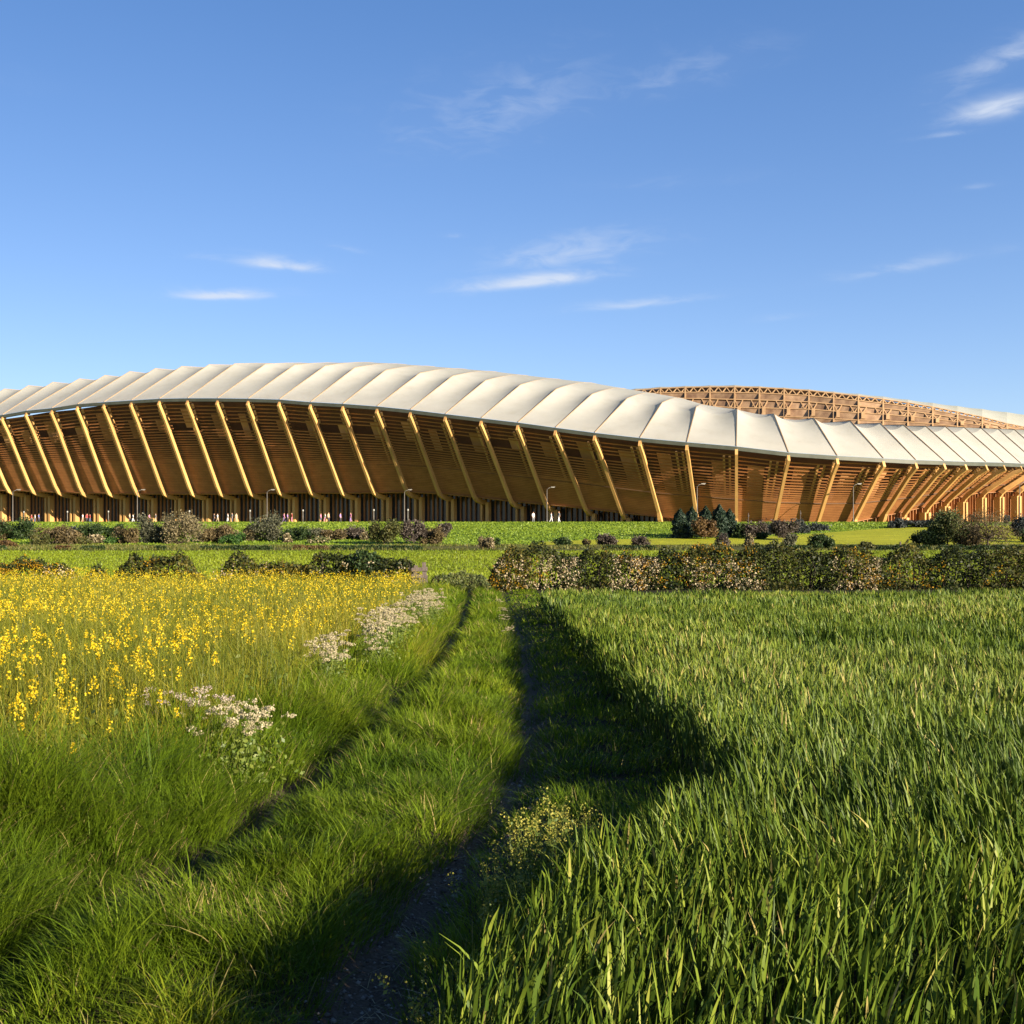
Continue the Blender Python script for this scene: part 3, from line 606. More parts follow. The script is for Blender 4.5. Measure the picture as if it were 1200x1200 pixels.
tag(tu.build('tussock_grass', [M_TUSS]), 'dry olive tussocks covering the rough strip', 'grass', kind='stuff')

# oilseed rape: olive stalks and pods, yellow racemes in patches
M_RAPE = leaf_mat('rape_stalk', [(0, (.055, .095, .008)), (.4, (.135, .155, .012)), (.75, (.235, .215, .017)), (1, (.34, .28, .03))], trans=.35, rough=.5)
M_YEL = leaf_mat('rape_petal', [(0, (.46, .31, .008)), (.5, (.62, .45, .014)), (1, (.74, .59, .05))], trans=.4, rough=.6, spec=.1)
rp = Acc()
def rape_ok(x, y):
    j = (vnoise(x, y, 2, 51) - .5)
    return (x < rape_edge(y) + j * .25) & (y > 6.25 + j * .5) & (x > -.5 * y - 1.5)
def rh(x, y): return .74 * (.9 + .2 * vnoise(x, y, .6, 52)) * (.80 + .2 * smooth01((y - 6.1) / 1.2)) * (.75 + .25 * smooth01((rape_edge(y) + .1 - x) / .35))
for (y0, y1, dn, wd, seg) in ((5.9, 9, 950, .0055, 3), (9, 13, 620, .0075, 3), (13, 20, 330, .011, 2), (20, 31.5, 170, .017, 2)):
    x, y = scatter(-.5 * y1 - 1.5, -1.7, y0, y1, dn); k = rape_ok(x, y); x, y = x[k], y[k]; n = len(x)
    h = rh(x, y) * rng.uniform(.55, 1.06, n) * np.where((y < 7.6), rng.uniform(.45, 1, n), 1)
    ti = np.clip(.15 + .6 * rng.random(n) + .4 * (vnoise(x, y, .4, 53) - .5), 0, 1)
    rp.add(*blades(np.c_[x, y, H(x, y)], h, wd * rng.uniform(.7, 1.3, n), rng.uniform(0, 6.3, n), rng.uniform(0, .22, n), rng.uniform(0, .25, n), seg, ti))
    # pods standing off the upper stems
    m = int(n * 1.5); q = rng.integers(0, n, m); hb = h[q] * rng.uniform(.55, .97, m)
    rp.add(*blades(np.c_[x[q] + rng.normal(0, .03, m), y[q] + rng.normal(0, .03, m), H(x[q], y[q]) + hb], rng.uniform(.05, .12, m), wd * .9 * np.ones(m), rng.uniform(0, 6.3, m), rng.uniform(.3, 1.4, m), rng.uniform(0, .3, m), 1, np.clip(ti[q] + .15, 0, 1)))
# lower leaves
x, y = scatter(-8, -1.7, 6.5, 12, 90); k = rape_ok(x, y); x, y = x[k], y[k]
rp.add(*quads(np.c_[x, y, H(x, y) + rng.uniform(.1, .5, len(x))], rng.uniform(.03, .06, len(x)), tint=rng.random(len(x)) * .3))
for (y0, y1, dn, np_, sz) in ((6.0, 9.5, 34, 26, .014), (9.5, 13, 40, 14, .015), (13, 19, 55, 6, .018), (19, 31.3, 75, 3, .022)):
    x, y = scatter(-.5 * y1 - 1.5, -1.8, y0, y1, dn); k = rape_ok(x, y); x, y = x[k], y[k]
    pch = vnoise(x, y, .33, 55) * .6 + vnoise(x, y, 1.1, 56) * .4
    edge = smooth01((x - (rape_edge(y) - 1.1)) / .8); front = smooth01((12.5 - y) / 3); far = smooth01((y - 24) / 5)
    pr = .12 + .20 * smooth01((y - 8.5) / 3) + 1.0 * smooth01((pch - .48) / .22) * (.25 + .75 * front) + .30 * edge + .22 * front * smooth01((10 - y) / 2) + .10 * far + .9 * front * smooth01((-2.3 - x) / .6) * smooth01((9.6 - y) / 1.5)
    k = rng.random(len(x)) < pr; x, y = x[k], y[k]; n = len(x)
    if not n: continue
    top = H(x, y) + rh(x, y) * rng.uniform(.86, 1.16, n) * np.where((y < 8) & (rng.random(n) < .6), rng.uniform(.5, 1, n), 1)
    q = np.repeat(np.arange(n), np_); m = len(q); scl = rng.uniform(.55, 1.25, n)[q]
    zz = rng.random(m); rad = .034 * scl * (1 - .6 * zz) * np.sqrt(rng.random(m)) * (1 if y0 < 13 else 1.3); an = rng.uniform(0, 6.3, m)
    c = np.c_[x[q] + rad * np.cos(an), y[q] + rad * np.sin(an), top[q] + (zz - .5) * .10 * scl]
    rp.add(*quads(c, sz * rng.uniform(.7, 1.25, m), aspect=1.5), mi=1)
tag(rp.build('rapeseed_crop', [M_RAPE, M_YEL]), 'yellow flowering rapeseed field with olive stalks on the left', 'rapeseed', kind='stuff')

# ------------------------------------------------------------------ wild plants along the edges
M_STEM = leaf_mat('plant_stem', [(0, (.05, .09, .012)), (1, (.15, .18, .03))], trans=.2)
M_UMB = leaf_mat('umbel_floret', [(0, (.34, .29, .16)), (1, (.55, .48, .32))], trans=.35, spec=.1)
M_PURP = leaf_mat('umbel_floret_aged', [(0, (.36, .28, .22)), (1, (.52, .45, .36))], trans=.35, spec=.1)
M_WEED = leaf_mat('weed_floret', [(0, (.20, .20, .03)), (1, (.36, .33, .07))], trans=.35, spec=.1)
def parsley(seed, h, spread, n_st, per, fs):
    r = np.random.default_rng(seed); global rng; keep = rng; rng = r
    st = Acc(); fl = Acc()
    a = r.uniform(0, 6.3, n_st); ln = r.uniform(.1, 1, n_st) * spread; hh = h * r.uniform(.7, 1.05, n_st)
    base = np.c_[r.normal(0, spread * .15, n_st), r.normal(0, spread * .15, n_st), np.full(n_st, -.03)]
    st.add(*blades(base, hh, np.full(n_st, .008), a, ln / hh * .6, ln / hh * .4, 3, r.random(n_st)))
    nl = n_st * 16; lc = np.c_[r.normal(0, spread * .5, nl), r.normal(0, spread * .5, nl), r.uniform(.03, h * .6, nl)]
    st.add(*quads(lc, r.uniform(.02, .045, nl), tint=r.random(nl)))
    tip = base + np.c_[np.cos(a) * ln, np.sin(a) * ln, hh * (1 - .32 * np.minimum(ln / hh * .4, 1.2))]
    for k in range(n_st):                      # each umbel a flat dome of small umbellets
        R_ = r.uniform(.03, .055)
        for j in range(7):
            an = r.uniform(0, 6.3); q = R_ * math.sqrt(r.random()); c0 = tip[k] + np.array((q * math.cos(an), q * math.sin(an), .02 - q * q * 6))
            c = c0 + r.normal(0, .007, (per, 3)); fl.add(*quads(c, fs, up_bias=0, aspect=1.5))
    rng = keep
    return st, fl
def plant(name, label, cat, group, st, fl, m2, fname):
    root = empty(name); tag(root, label, cat, group); st.build('stems', [M_STEM], root); fl.build(fname, [m2], root); return root
def copy_tree(o, parent=None):
    c = o.copy(); COL.objects.link(c)
    if parent: c.parent = parent
    for ch in o.children: copy_tree(ch, c)
    return c
def put(o, x, y, s, rz, dz=0.0):
    o.location = (x, y, float(H(x, y)) + dz); o.scale = (s, s, s); o.rotation_euler = (0, 0, rz)
PLAB = 'white cow parsley in flower in the drift along the rapeseed edge'
pros = [plant('cow_parsley', PLAB, 'wildflower', 'cow parsley along the rapeseed edge', *parsley(100 + k, .62, .26, 22, 7, .016), M_UMB, 'flower_heads') for k in range(3)]
spots = []
for Y in np.concatenate([np.linspace(11.2, 25, 26)]):
    spots.append((rape_edge(Y) + rng.uniform(-.1, .4) + .02 * (Y - 11), Y, rng.uniform(.62, 1.08)))
for j, (x, y, s) in enumerate(spots):
    o = pros[j] if j < 3 else copy_tree(pros[j % 3]); put(o, x, y, s, rng.uniform(0, 6.3))
st, fl = parsley(131, .56, .36, 40, 8, .013)
o = plant('cow_parsley', 'bushy cream cow parsley clump closest to the camera, right of the yellow rapeseed corner', 'wildflower', None, st, fl, M_UMB, 'flower_heads'); put(o, -1.86, 7.55, 1.0, .4)
st, fl = parsley(132, .56, .30, 30, 8, .012)
o = plant('cow_parsley', 'pinkish faded cow parsley clump among rapeseed flowers left of the bushy cream one', 'wildflower', None, st, fl, M_PURP, 'flower_heads'); put(o, -2.28, 7.75, 1.0, 1.4)
# small white flowers on the middle strip near the hedge
for j in range(4):
    o = copy_tree(pros[j % 3]); o['label'] = 'sparse pale wildflowers on the grass strip between the ruts near the hedge'; o['group'] = 'pale wildflowers between the ruts'
    Y = 18.5 + j * 3.1; put(o, float(right_rut(Y)) - .22 - .05 * (j % 2), Y, .42, j * 1.1)
# yellow-green flowering weeds in the shade by the wheat
def weed(seed, h, spread, n_st):
    r = np.random.default_rng(seed); global rng; keep = rng; rng = r
    st = Acc(); fl = Acc(); a = r.uniform(0, 6.3, n_st); ln = r.uniform(.05, 1, n_st) * spread; hh = h * r.uniform(.6, 1.05, n_st)
    base = np.c_[r.normal(0, spread * .3, n_st), r.normal(0, spread * .3, n_st), np.full(n_st, -.02)]
    st.add(*blades(base, hh, np.full(n_st, .005), a, ln / hh * .7, ln / hh * .3, 3, r.random(n_st)))
    m = n_st * 9; q = r.integers(0, n_st, m); f = r.uniform(.3, .95, m)
    c = base[q] + np.c_[np.cos(a[q]) * ln[q] * f, np.sin(a[q]) * ln[q] * f, hh[q] * f * .95] + r.normal(0, .012, (m, 3))
    st.add(*quads(c, r.uniform(.014, .03, m), tint=r.random(m)))
    m = n_st * 26; q = r.integers(0, n_st, m); f = r.uniform(.78, 1.02, m)
    c = base[q] + np.c_[np.cos(a[q]) * ln[q] * f, np.sin(a[q]) * ln[q] * f, hh[q] * f * .94] + r.normal(0, .013, (m, 3))
    fl.add(*quads(c, r.uniform(.006, .011, m), aspect=1.5)); rng = keep
    return st, fl
for (x, y, h, sp, ns, lab) in (
        (.10, 4.75, .50, .19, 44, 'yellow flowering weed clump standing tallest in the shade left of the wheat'),
        (-.06, 4.35, .38, .16, 30, 'low yellow weed clump sprawling at the shaded rut edge below the tallest clump'),
        (-.02, 3.75, .26, .14, 20, 'thin dark weed clump between the rut and the nearest wheat blades'),
        (-.20, 3.35, .34, .18, 30, 'yellow-green weed clump in the bottom foreground beside the bare rut'),
        (-.06, 3.05, .30, .15, 26, 'small budding weed clump against the front corner of the wheat'),
        (.02, 3.45, .36, .15, 26, 'upright weed clump mixed into the front wheat edge'),
        (.22, 5.15, .40, .17, 30, 'yellow-green weed clump furthest up the shaded strip'),
        (-.28, 3.1, .24, .13, 22, 'lowest weed clump reaching over the bare rut at the bottom edge')):
    st, fl = weed(int(1000 * y), h, sp, ns)
    o = plant('flowering_weed', lab, 'weed', 'yellow weeds by the wheat edge', st, fl, M_WEED, 'flower_heads'); put(o, x, y, 1, 0)

# stones and dead straw lying in the bare rut
M_STONE = leaf_mat('rut_stone', [(0, (.06, .045, .035)), (.6, (.16, .125, .10)), (1, (.32, .28, .23))], trans=0.0, rough=.9)
st_ = Acc(); n = 2600; y = 3.0 + 9 * rng.random(n) ** 1.6; x = right_rut(y) + rng.normal(0, .11, n); s_ = rng.uniform(.003, .011, n) * np.where(rng.random(n) < .06, 2.2, 1)
c = np.c_[x, y, H(x, y) + s_ * .25]; az_ = rng.uniform(0, 6.3, n); e_ = rng.uniform(.6, 1.3, (n, 3)) * s_[:, None]
oct_ = np.array([(1, 0, 0), (0, 1, 0), (-1, 0, 0), (0, -1, 0), (0, 0, .7), (0, 0, -.7)], float)
P_ = oct_[None] * e_[:, None, :]; ca, sa = np.cos(az_)[:, None], np.sin(az_)[:, None]
P_ = np.stack([P_[..., 0] * ca - P_[..., 1] * sa, P_[..., 0] * sa + P_[..., 1] * ca, P_[..., 2]], -1) + c[:, None]
fq = np.array([(0, 1, 4, 4), (1, 2, 4, 4), (2, 3, 4, 4), (3, 0, 4, 4), (1, 0, 5, 5), (2, 1, 5, 5), (3, 2, 5, 5), (0, 3, 5, 5)])[:, :3]
tag(np_obj('rut_stones', P_.reshape(-1, 3), (fq[None] + (np.arange(n) * 6)[:, None, None]).reshape(-1, 3), M_STONE, tint=np.repeat(rng.random(n), 6)), 'small stones and crumbs of earth in the bare wheel rut', 'gravel', kind='stuff')
M_STRAW = leaf_mat('dead_straw', [(0, (.16, .12, .06)), (1, (.40, .32, .17))], trans=.2)
sr = Acc(); n = 420; y = 3.0 + 8 * rng.random(n) ** 1.5; x = right_rut(y) + rng.normal(0, .16, n)
sr.add(*blades(np.c_[x, y, H(x, y) + .004], rng.uniform(.01, .04, n), rng.uniform(.002, .005, n), rng.uniform(0, 6.3, n), rng.uniform(1.5, 4.5, n), rng.uniform(0, .6, n), 2, rng.random(n)))
tag(sr.build('dead_straw', [M_STRAW]), 'scattered dead straw lying on the bare wheel rut', 'straw', kind='stuff')
# ------------------------------------------------------------------ hedges, bushes and trees
def leafpal(name, a, b, c, tr=.25): return leaf_mat(name, [(0, a), (.55, b), (1, c)], trans=tr, rough=.55, spec=.25)
PAL = {
    'dark': leafpal('dark_leaf', (.014, .030, .010), (.030, .055, .014), (.065, .085, .022)),
    'olive': leafpal('olive_leaf', (.035, .042, .012), (.075, .080, .022), (.14, .12, .035)),
    'green': leafpal('green_leaf', (.015, .045, .008), (.035, .085, .014), (.08, .13, .025)),
    'brown': leafpal('brown_twig', (.055, .042, .020), (.11, .082, .036), (.19, .14, .06)),
    'pale': leafpal('pale_twig', (.08, .07, .035), (.16, .13, .065), (.28, .23, .12)),
    'grey': leafpal('grey_leaf', (.045, .050, .030), (.085, .088, .05), (.15, .14, .085)),
    'purple': leafpal('purple_twig', (.040, .031, .025), (.080, .064, .050), (.13, .105, .08)),
    'russet': leafpal('russet_leaf', (.05, .03, .012), (.11, .065, .025), (.17, .11, .04)),
    'blue': leafpal('bluish_twig', (.022, .029, .030), (.042, .050, .048), (.075, .080, .065)),
    'hawthorn': leafpal('hawthorn_leaf', (.010, .020, .005), (.042, .048, .009), (.15, .118, .018)), 'conifer': leafpal('conifer_needle', (.010, .024, .016), (.022, .042, .026), (.045, .068, .034), .1),
    'willow': leafpal('willow_leaf', (.045, .065, .02), (.09, .11, .035), (.17, .17, .05)),
}
M_BLOS = leaf_mat('blossom', [(0, (.28, .21, .11)), (1, (.50, .42, .28))], trans=.3, spec=.1)
M_GOLD = leaf_mat('golden_leaf', [(0, (.22, .11, .008)), (1, (.42, .24, .015))], trans=.35, spec=.1)
M_BARK = noise_mat('bark', (.035, .026, .018), (.085, .066, .048), scale=14, rough=.9, bump=.4, obj=True)
def crown_pts(r, n, rx, ry, h, z0, lumps=13, hollow=.35):
    """leaf positions: several uneven lumps, denser towards their skins"""
    cs = np.c_[r.uniform(-.62, .62, lumps) * rx, r.uniform(-.6, .6, lumps) * ry, z0 + h * r.uniform(.28, .74, lumps)]
    k = r.integers(0, lumps, n); rad = r.uniform(.2, .46, lumps)[k]
    d = r.normal(size=(n, 3)); d /= np.linalg.norm(d, axis=1)[:, None]
    q = (hollow + (1 - hollow) * r.random(n) ** .6) * rad * (1 + .25 * r.normal(size=n))
    p = cs[k] + d * q[:, None] * np.array((rx, ry, h * .62))
    for ax, ext in ((0, 2 * rx), (1, 2 * ry)):
        lo, hi = np.percentile(p[:, ax], (2, 98)); f = ext / (hi - lo); m = (lo + hi) / 2; p[:, ax] = (p[:, ax] - m) * f; cs[:, ax] = (cs[:, ax] - m) * f
    lo, hi = np.percentile(p[:, 2], (3, 98)); f = h / (hi - lo); p[:, 2] = z0 + (p[:, 2] - lo) * f; cs[:, 2] = z0 + (cs[:, 2] - lo) * f
    p[:, 2] = np.maximum(p[:, 2], z0 * .8)
    return p, cs
def limbs(mb, r, cs, h, tr, z0):
    fork = np.array((r.normal(0, .05) * h, r.normal(0, .05) * h, max(z0 * 1.1, h * .22)))
    mb.tube([(0, 0, -.12), fork * np.array((.4, .4, .5)), fork], [tr, tr * .8, tr * .7])
    for c in cs:
        mid = fork * .45 + c * .55 + r.normal(0, .05 * h, 3)
        mb.tube([fork, mid, c], [tr * .5, tr * .32, tr * .12], 5)
        for _ in range(2):
            e = c + r.normal(0, .16 * h, 3); mb.tube([mid, (mid + e) / 2 + r.normal(0, .03 * h, 3), e], [tr * .25, tr * .16, tr * .06], 4)
TREES = {'tree': 1, 'bare': 1}
def bush(px, row, wpx, hpx, pal, label, form='bush', seed=0, blossom=False, name=None):
    x, y, z = at(px, row); k = y / FPX; W, Hh = wpx * k, hpx * k
    r = np.random.default_rng(seed + int(px * 7 + row)); global rng; keep = rng; rng = r
    root = empty(name or ('tree' if form in ('tree', 'bare', 'conifer') else 'bush'), (x, y, z - .03)); tag(root, label, 'tree' if form in ('tree', 'bare', 'conifer') else 'bush')
    ac = Acc(); mb = MB()
    s = .0017 * y
    n = int(min(5200, 9 * wpx * hpx)); 
    if form == 'conifer':
        zz = r.random(n) ** .8; ra = (1 - zz ** 4.5) * .52 * W * np.sqrt(r.uniform(.2, 1, n)) * (1 + .18 * np.sin(zz * 26)); an = r.uniform(0, 6.3, n)
        n = len(ra); p = np.c_[ra * np.cos(an), ra * np.sin(an), zz * Hh * 1.02 + .05 + .06 * Hh * np.sin(an * 3)]; ac.add(*quads(p, s * r.uniform(.7, 1.4, n), aspect=.8))
        mb.tube([(0, 0, -.1), (0, 0, Hh * .5), (0, 0, Hh)], [.09, .06, .02])
        for q in range(14):
            a = r.uniform(0, 6.3); zc = Hh * (.08 + .85 * q / 14); mb.tube([(0, 0, zc), (math.cos(a) * W * .4 * (1 - zc / Hh), math.sin(a) * W * .4 * (1 - zc / Hh), zc + .05)], [.025, .008], 4)
    else:
        z0 = {'tree': .22, 'bare': .12}.get(form, .0) * Hh
        lum = {'bare': 16}.get(form, 13)
        if form == 'bare': n = int(n * .72)
        p, cs = crown_pts(r, n, W / 2, W / 2 * .85, Hh - z0, z0, lum, .15 if form == 'bare' else .35)
        tint = np.clip(r.random(n) * .75 + .35 * (vnoise(p[:, 0] + 50, p[:, 2] + 50, 3.2 / max(Hh, .4), seed) - .3), 0, 1)
        ac.add(*quads(p, s * r.uniform(.6, 1.35, n) * (1.2 if form == 'bare' else 1), aspect=.45 if form == 'bare' else 1.0, tint=tint, up_bias=.5 if form == 'bare' else 0))
        limbs(mb, r, cs, Hh, (.028 if form == 'bare' else .02) * Hh + .015, z0)
    ac.build('crown', [PAL[pal]], root)
    mb.build('trunk' if form in ('tree', 'bare', 'conifer') else 'branches', M_BARK, root)
    if blossom:
        b = Acc(); m = max(20, n // 5); b.add(*quads(p[r.integers(0, n, m)] * np.array((1.04, 1.04, 1.02)), s * r.uniform(.6, 1.1, m), aspect=1.5)); b.build('blossom', [M_BLOS], root)
    rng = keep
    return root
BUSHES = [
    (-4, 632, 26, 20, 'brown', 'brown twiggy bush cut by the left picture edge on the rough strip', 'bush'),
    (6, 642, 24, 9, 'russet', 'low russet bush at the left picture edge nearer than the brown one', 'bush'),
    (22, 632, 36, 22, 'dark', 'dark green rounded bush, first big one from the left picture edge', 'bush'),
    (47, 640, 22, 14, 'olive', 'small olive bush between the dark green bush and the brown domed bush', 'bush'),
    (70, 638, 42, 20, 'brown', 'brown domed bush right of the first dark green bush', 'bush'),
    (92, 631, 18, 13, 'blue', 'bluish dark bush behind the brown domed bush', 'bush'),
    (106, 632, 26, 17, 'dark', 'dark bush just right of the brown domed bush', 'bush'),
    (98, 638, 16, 8, 'olive', 'low olive bush in front of the dark bush by the dome', 'bush'),
    (115, 637, 16, 10, 'pale', 'pale blossoming bush between two dark bushes on the rough strip', 'bush', True),
    (134, 631, 24, 15, 'dark', 'dark bush behind the low brown bush left of the tall pale thicket', 'bush'),
    (129, 637, 16, 7, 'green', 'low green bush in front of the dark bush left of the thicket', 'bush'),
    (150, 637, 24, 17, 'brown', 'light brown bush just left of the tall pale thicket', 'bush'),
    (171, 630, 14, 13, 'blue', 'bluish bush tucked behind the left side of the pale thicket', 'bush'),
    (183, 636, 34, 29, 'grey', 'tall grey-green thicket half hiding pillars, left of the brown-pink one', 'bush'),
    (214, 637, 42, 34, 'pale', 'tall pale brown-pink thicket, tallest bush on the left half of the strip', 'bush'),
    (240, 634, 16, 11, 'blue', 'small bluish bush right of the tall pale thicket', 'bush'),
    (256, 635, 30, 18, 'brown', 'straw brown bush behind the round green bush', 'bush'),
    (271, 637, 22, 11, 'green', 'small round deep green bush in front of the straw brown bush', 'bush'),
    (288, 634, 22, 16, 'pale', 'pale twiggy bush left of the grey-green thicket under a lamp post', 'bush'),
    (312, 634, 40, 29, 'grey', 'grey-green thicket rising in front of a street lamp', 'bush'),
    (337, 636, 10, 10, 'pale', 'little cream blossoming bush right of the thicket under the lamp', 'bush', True),
    (348, 634, 24, 15, 'dark', 'dark bush right of the little cream blossoming bush', 'bush'),
    (368, 633, 28, 13, 'grey', 'grey bush between two dark bushes left of centre', 'bush'),
    (374, 637, 20, 7, 'willow', 'low yellow-green bush in front of the grey bush left of centre', 'bush', True),
    (392, 633, 24, 12, 'brown', 'brown bush left of the long purple-brown bush', 'bush'),
    (413, 632, 30, 13, 'purple', 'long purple-brown bush left of the round olive tree', 'bush'),
    (427, 633, 9, 9, 'pale', 'tiny white blossoming bush beside the round olive tree', 'bush', True),
    (450, 639, 34, 27, 'olive', 'round olive tree with short trunk, left of the purple tree', 'tree'),
    (485, 638, 28, 26, 'purple', 'purple-grey round tree with a visible thin trunk', 'tree'),
    (506, 638, 24, 18, 'brown', 'brown bush leaning against the purple-grey tree', 'bush'),
    (519, 631, 17, 17, 'purple', 'small dark purple tree right of the brown bush', 'tree'),
    (570, 644, 17, 14, 'pale', 'white blossoming bush alone in the pasture left of the track line', 'bush', True),
    (581, 640, 9, 9, 'dark', 'small dark bush touching the lone white blossoming bush', 'bush'),
    (627, 640, 6, 6, 'dark', 'tiny dark bush, leftmost of those in front of the pale crop field', 'bush'),
    (659, 640, 18, 10, 'dark', 'dark flat bush in front of the pale crop field left of the mound bush', 'bush'),
    (687, 639, 8, 7, 'brown', 'tiny brown bush between the flat dark bush and the mound bush', 'bush'),
    (711, 640, 20, 13, 'purple', 'purple mound bush in front of the pale crop field', 'bush'),
    (750, 641, 18, 12, 'purple', 'loose purple bush between the mound bush and the conifers', 'bush'),
    (797, 631, 18, 32, 'conifer', 'leftmost dark conifer of the clump before the stadium corner', 'conifer'),
    (811, 630, 17, 33, 'conifer', 'second dark conifer from the left in the clump', 'conifer'),
    (827, 630, 18, 34, 'conifer', 'middle dark conifer of the clump behind the russet tree', 'conifer'),
    (843, 630, 19, 36, 'conifer', 'tallest dark conifer, fourth from the left in the clump', 'conifer'),
    (855, 629, 16, 30, 'conifer', 'rightmost dark conifer of the clump', 'conifer'),
    (826, 632, 24, 22, 'russet', 'russet rounded tree in front of the dark conifers', 'tree'),
    (869, 630, 18, 15, 'dark', 'dark bush at the right foot of the conifers', 'bush'),
    (884, 630, 24, 17, 'purple', 'dusky purple bush right of the conifers', 'bush'),
    (893, 632, 11, 8, 'dark', 'small black-green bush under the dusky purple bush', 'bush'),
    (847, 641, 15, 14, 'purple', 'purple round bush below the conifers at the field edge', 'bush'),
    (878, 641, 9, 14, 'pale', 'narrow white blossoming bush below the dusky purple bush', 'bush', True),
    (902, 627, 22, 13, 'blue', 'bluish bush behind the purple trunked tree', 'bush'),
    (919, 633, 26, 22, 'purple', 'purple-grey tree right of the conifers over a low grey bush', 'tree'),
    (925, 642, 15, 15, 'grey', 'low grey bush under the purple-grey tree right of conifers', 'bush'),
    (938, 625, 20, 14, 'blue', 'bluish bush with a pole beside it right of the purple-grey tree', 'bush'),
    (957, 622, 26, 8, 'blue', 'long low bluish bush tapering right on the field boundary', 'bush'),
    (962, 643, 26, 16, 'dark', 'dark spreading bush in the hedge line right of the purple-grey tree', 'bush'),
    (1017, 643, 16, 8, 'olive', 'small olive bush in the hedge line left of the black-trunked tree', 'bush'),
    (1050, 619, 17, 11, 'blue', 'rounded bluish bush at the far boundary below the right ribs', 'bush'),
    (1078, 618, 40, 8, 'blue', 'long dark bluish bush running right along the far boundary', 'bush'),
    (1083, 641, 24, 18, 'dark', 'flat-topped dark tree left of the tall willow', 'tree'),
    (1110, 641, 38, 41, 'willow', 'tall yellow-green willow left of the big bare tree', 'tree'),
    (1100, 641, 22, 24, 'dark', 'dark green bush at the left foot of the tall willow', 'bush'),
    (1133, 641, 28, 28, 'brown', 'brown bush between the willow and the big bare tree', 'bush'),
    (1157, 642, 62, 43, 'brown', 'big spreading bare brown tree with a forked dark trunk', 'bare'),
    (1192, 632, 26, 26, 'blue', 'bluish tree behind the big bare tree at the right edge', 'tree'),
    (1207, 636, 18, 14, 'dark', 'dark bush cut by the right picture edge', 'bush'),
]
for q, b in enumerate(BUSHES):
    bush(*b[:5], b[5], b[6], seed=q * 13, blossom=len(b) > 7)
def hedge(name, label, p0, p1, h, dep, n, leaf, pal, blos=0, gold=0, seed=1, hvar=.35, cat='hedge', tops=True):
    r = np.random.default_rng(seed); global rng; keep = rng; rng = r
    p0 = np.array(p0, float); p1 = np.array(p1, float); Lh = np.linalg.norm(p1 - p0); d = (p1 - p0) / Lh; nn = np.array((-d[1], d[0]))
    root = empty(name, (p0[0], p0[1], float(H(p0[0], p0[1]))), math.atan2(d[1], d[0])); tag(root, label, cat)
    def prof(u): return h * (1 - hvar + hvar * 2 * (vnoise(u, u * 0, 1.1 / h * 1.2, seed) * .6 + vnoise(u, u * 0, 4.0 / h, seed + 1) * .4))
    endf = lambda u: np.sqrt(np.clip(np.minimum(u, Lh - u) / (.55 * h), 0.05, 1))
    def pts(m, skin=.55):
        u = r.uniform(0, Lh, m); hh = prof(u) * endf(u)
        th = r.uniform(-.15, np.pi + .15, m); rr = np.where(r.random(m) < skin, r.uniform(.86, 1.08, m), np.sqrt(r.random(m)))
        lump = .8 + .45 * vnoise(u * 1.0, th * 1.1 + 9, 1.6 / h, seed + 3)
        v = np.cos(th) * rr * dep / 2 * lump; z = np.maximum(np.abs(np.sin(th)) ** .8 * rr * hh * (.9 + .2 * lump * .5), .02)
        return np.c_[u, v, z]
    P = pts(n); hol = vnoise(P[:, 0], P[:, 2] + 3, 2.1 / max(h, .5), seed + 11); P = P[(hol > .34) | (np.abs(P[:, 1]) < dep * .3)]; n = len(P); tint = np.clip(.6 * r.random(n) + .6 * (vnoise(P[:, 0], P[:, 2] + 7, .9, seed + 5) - .25), 0, 1)
    ac = Acc(); ac.add(*quads(P, leaf * r.uniform(.6, 1.4, n), tint=tint))
    if tops:                                      # sprigs breaking the top line
        m = int(Lh * 20); u = r.uniform(0, Lh, m); zt = prof(u) * endf(u) * .88; sl = r.uniform(.06, .42, m) ** 1.3 * h * .8
        for j in range(5):
            f = (j + .5) / 5; ac.add(*quads(np.c_[u + r.normal(0, .03, m), r.normal(0, dep * .12, m), zt + sl * f], leaf * r.uniform(.5, 1.0, m), tint=.5 * r.random(m)))
    ac.build('foliage', [PAL[pal]], root)
    mb = MB()
    for u in np.arange(.3, Lh - .2, .55):
        uu = u + r.normal(0, .1); hh = float(prof(np.array([uu]))[0] * endf(np.array([uu]))[0])
        for _ in range(3): mb.tube([(uu, r.normal(0, .05), -.08), (uu + r.normal(0, .15), r.normal(0, dep * .12), hh * .5), (uu + r.normal(0, .25), r.normal(0, dep * .2), hh * .92)], [.03, .02, .008], 4)
    mb.build('branches', M_BARK, root)
    for cnt, m_, nm, zr in ((blos, M_BLOS, 'blossom', (.15, .85)), (gold, M_GOLD, 'golden_leaves', (.1, 1.0))):
        if not cnt: continue
        c = pts(cnt * 4, 1.0); c = c[(c[:, 1] < .1 * dep)]
        dens = vnoise(c[:, 0], c[:, 2] * .5, .75, seed + (7 if m_ is M_BLOS else 9)); c = c[r.random(len(c)) < smooth01((dens - .50) / .14)][:cnt]
        if m_ is M_BLOS: c = c[c[:, 2] < h * .82]
        q = np.repeat(np.arange(len(c)), 9); pp = c[q] + r.normal(0, leaf * .75, (len(q), 3)) + np.array((0, -leaf * .8, 0))
        b = Acc(); b.add(*quads(pp, leaf * r.uniform(.3, .75, len(q)), aspect=1.4)); b.build(nm, [m_], root)
    rng = keep
    return root
def gx(px, Y): return ((px - 600) / FPX * Y, Y)
hedge('hedge', 'long dark hawthorn hedge with cream blossom and golden leaves behind the wheat', gx(570, 40.3), gx(1330, 41.2), 1.36, 1.9, 46000, .10, 'hawthorn', 900, 300, seed=61, hvar=.40)
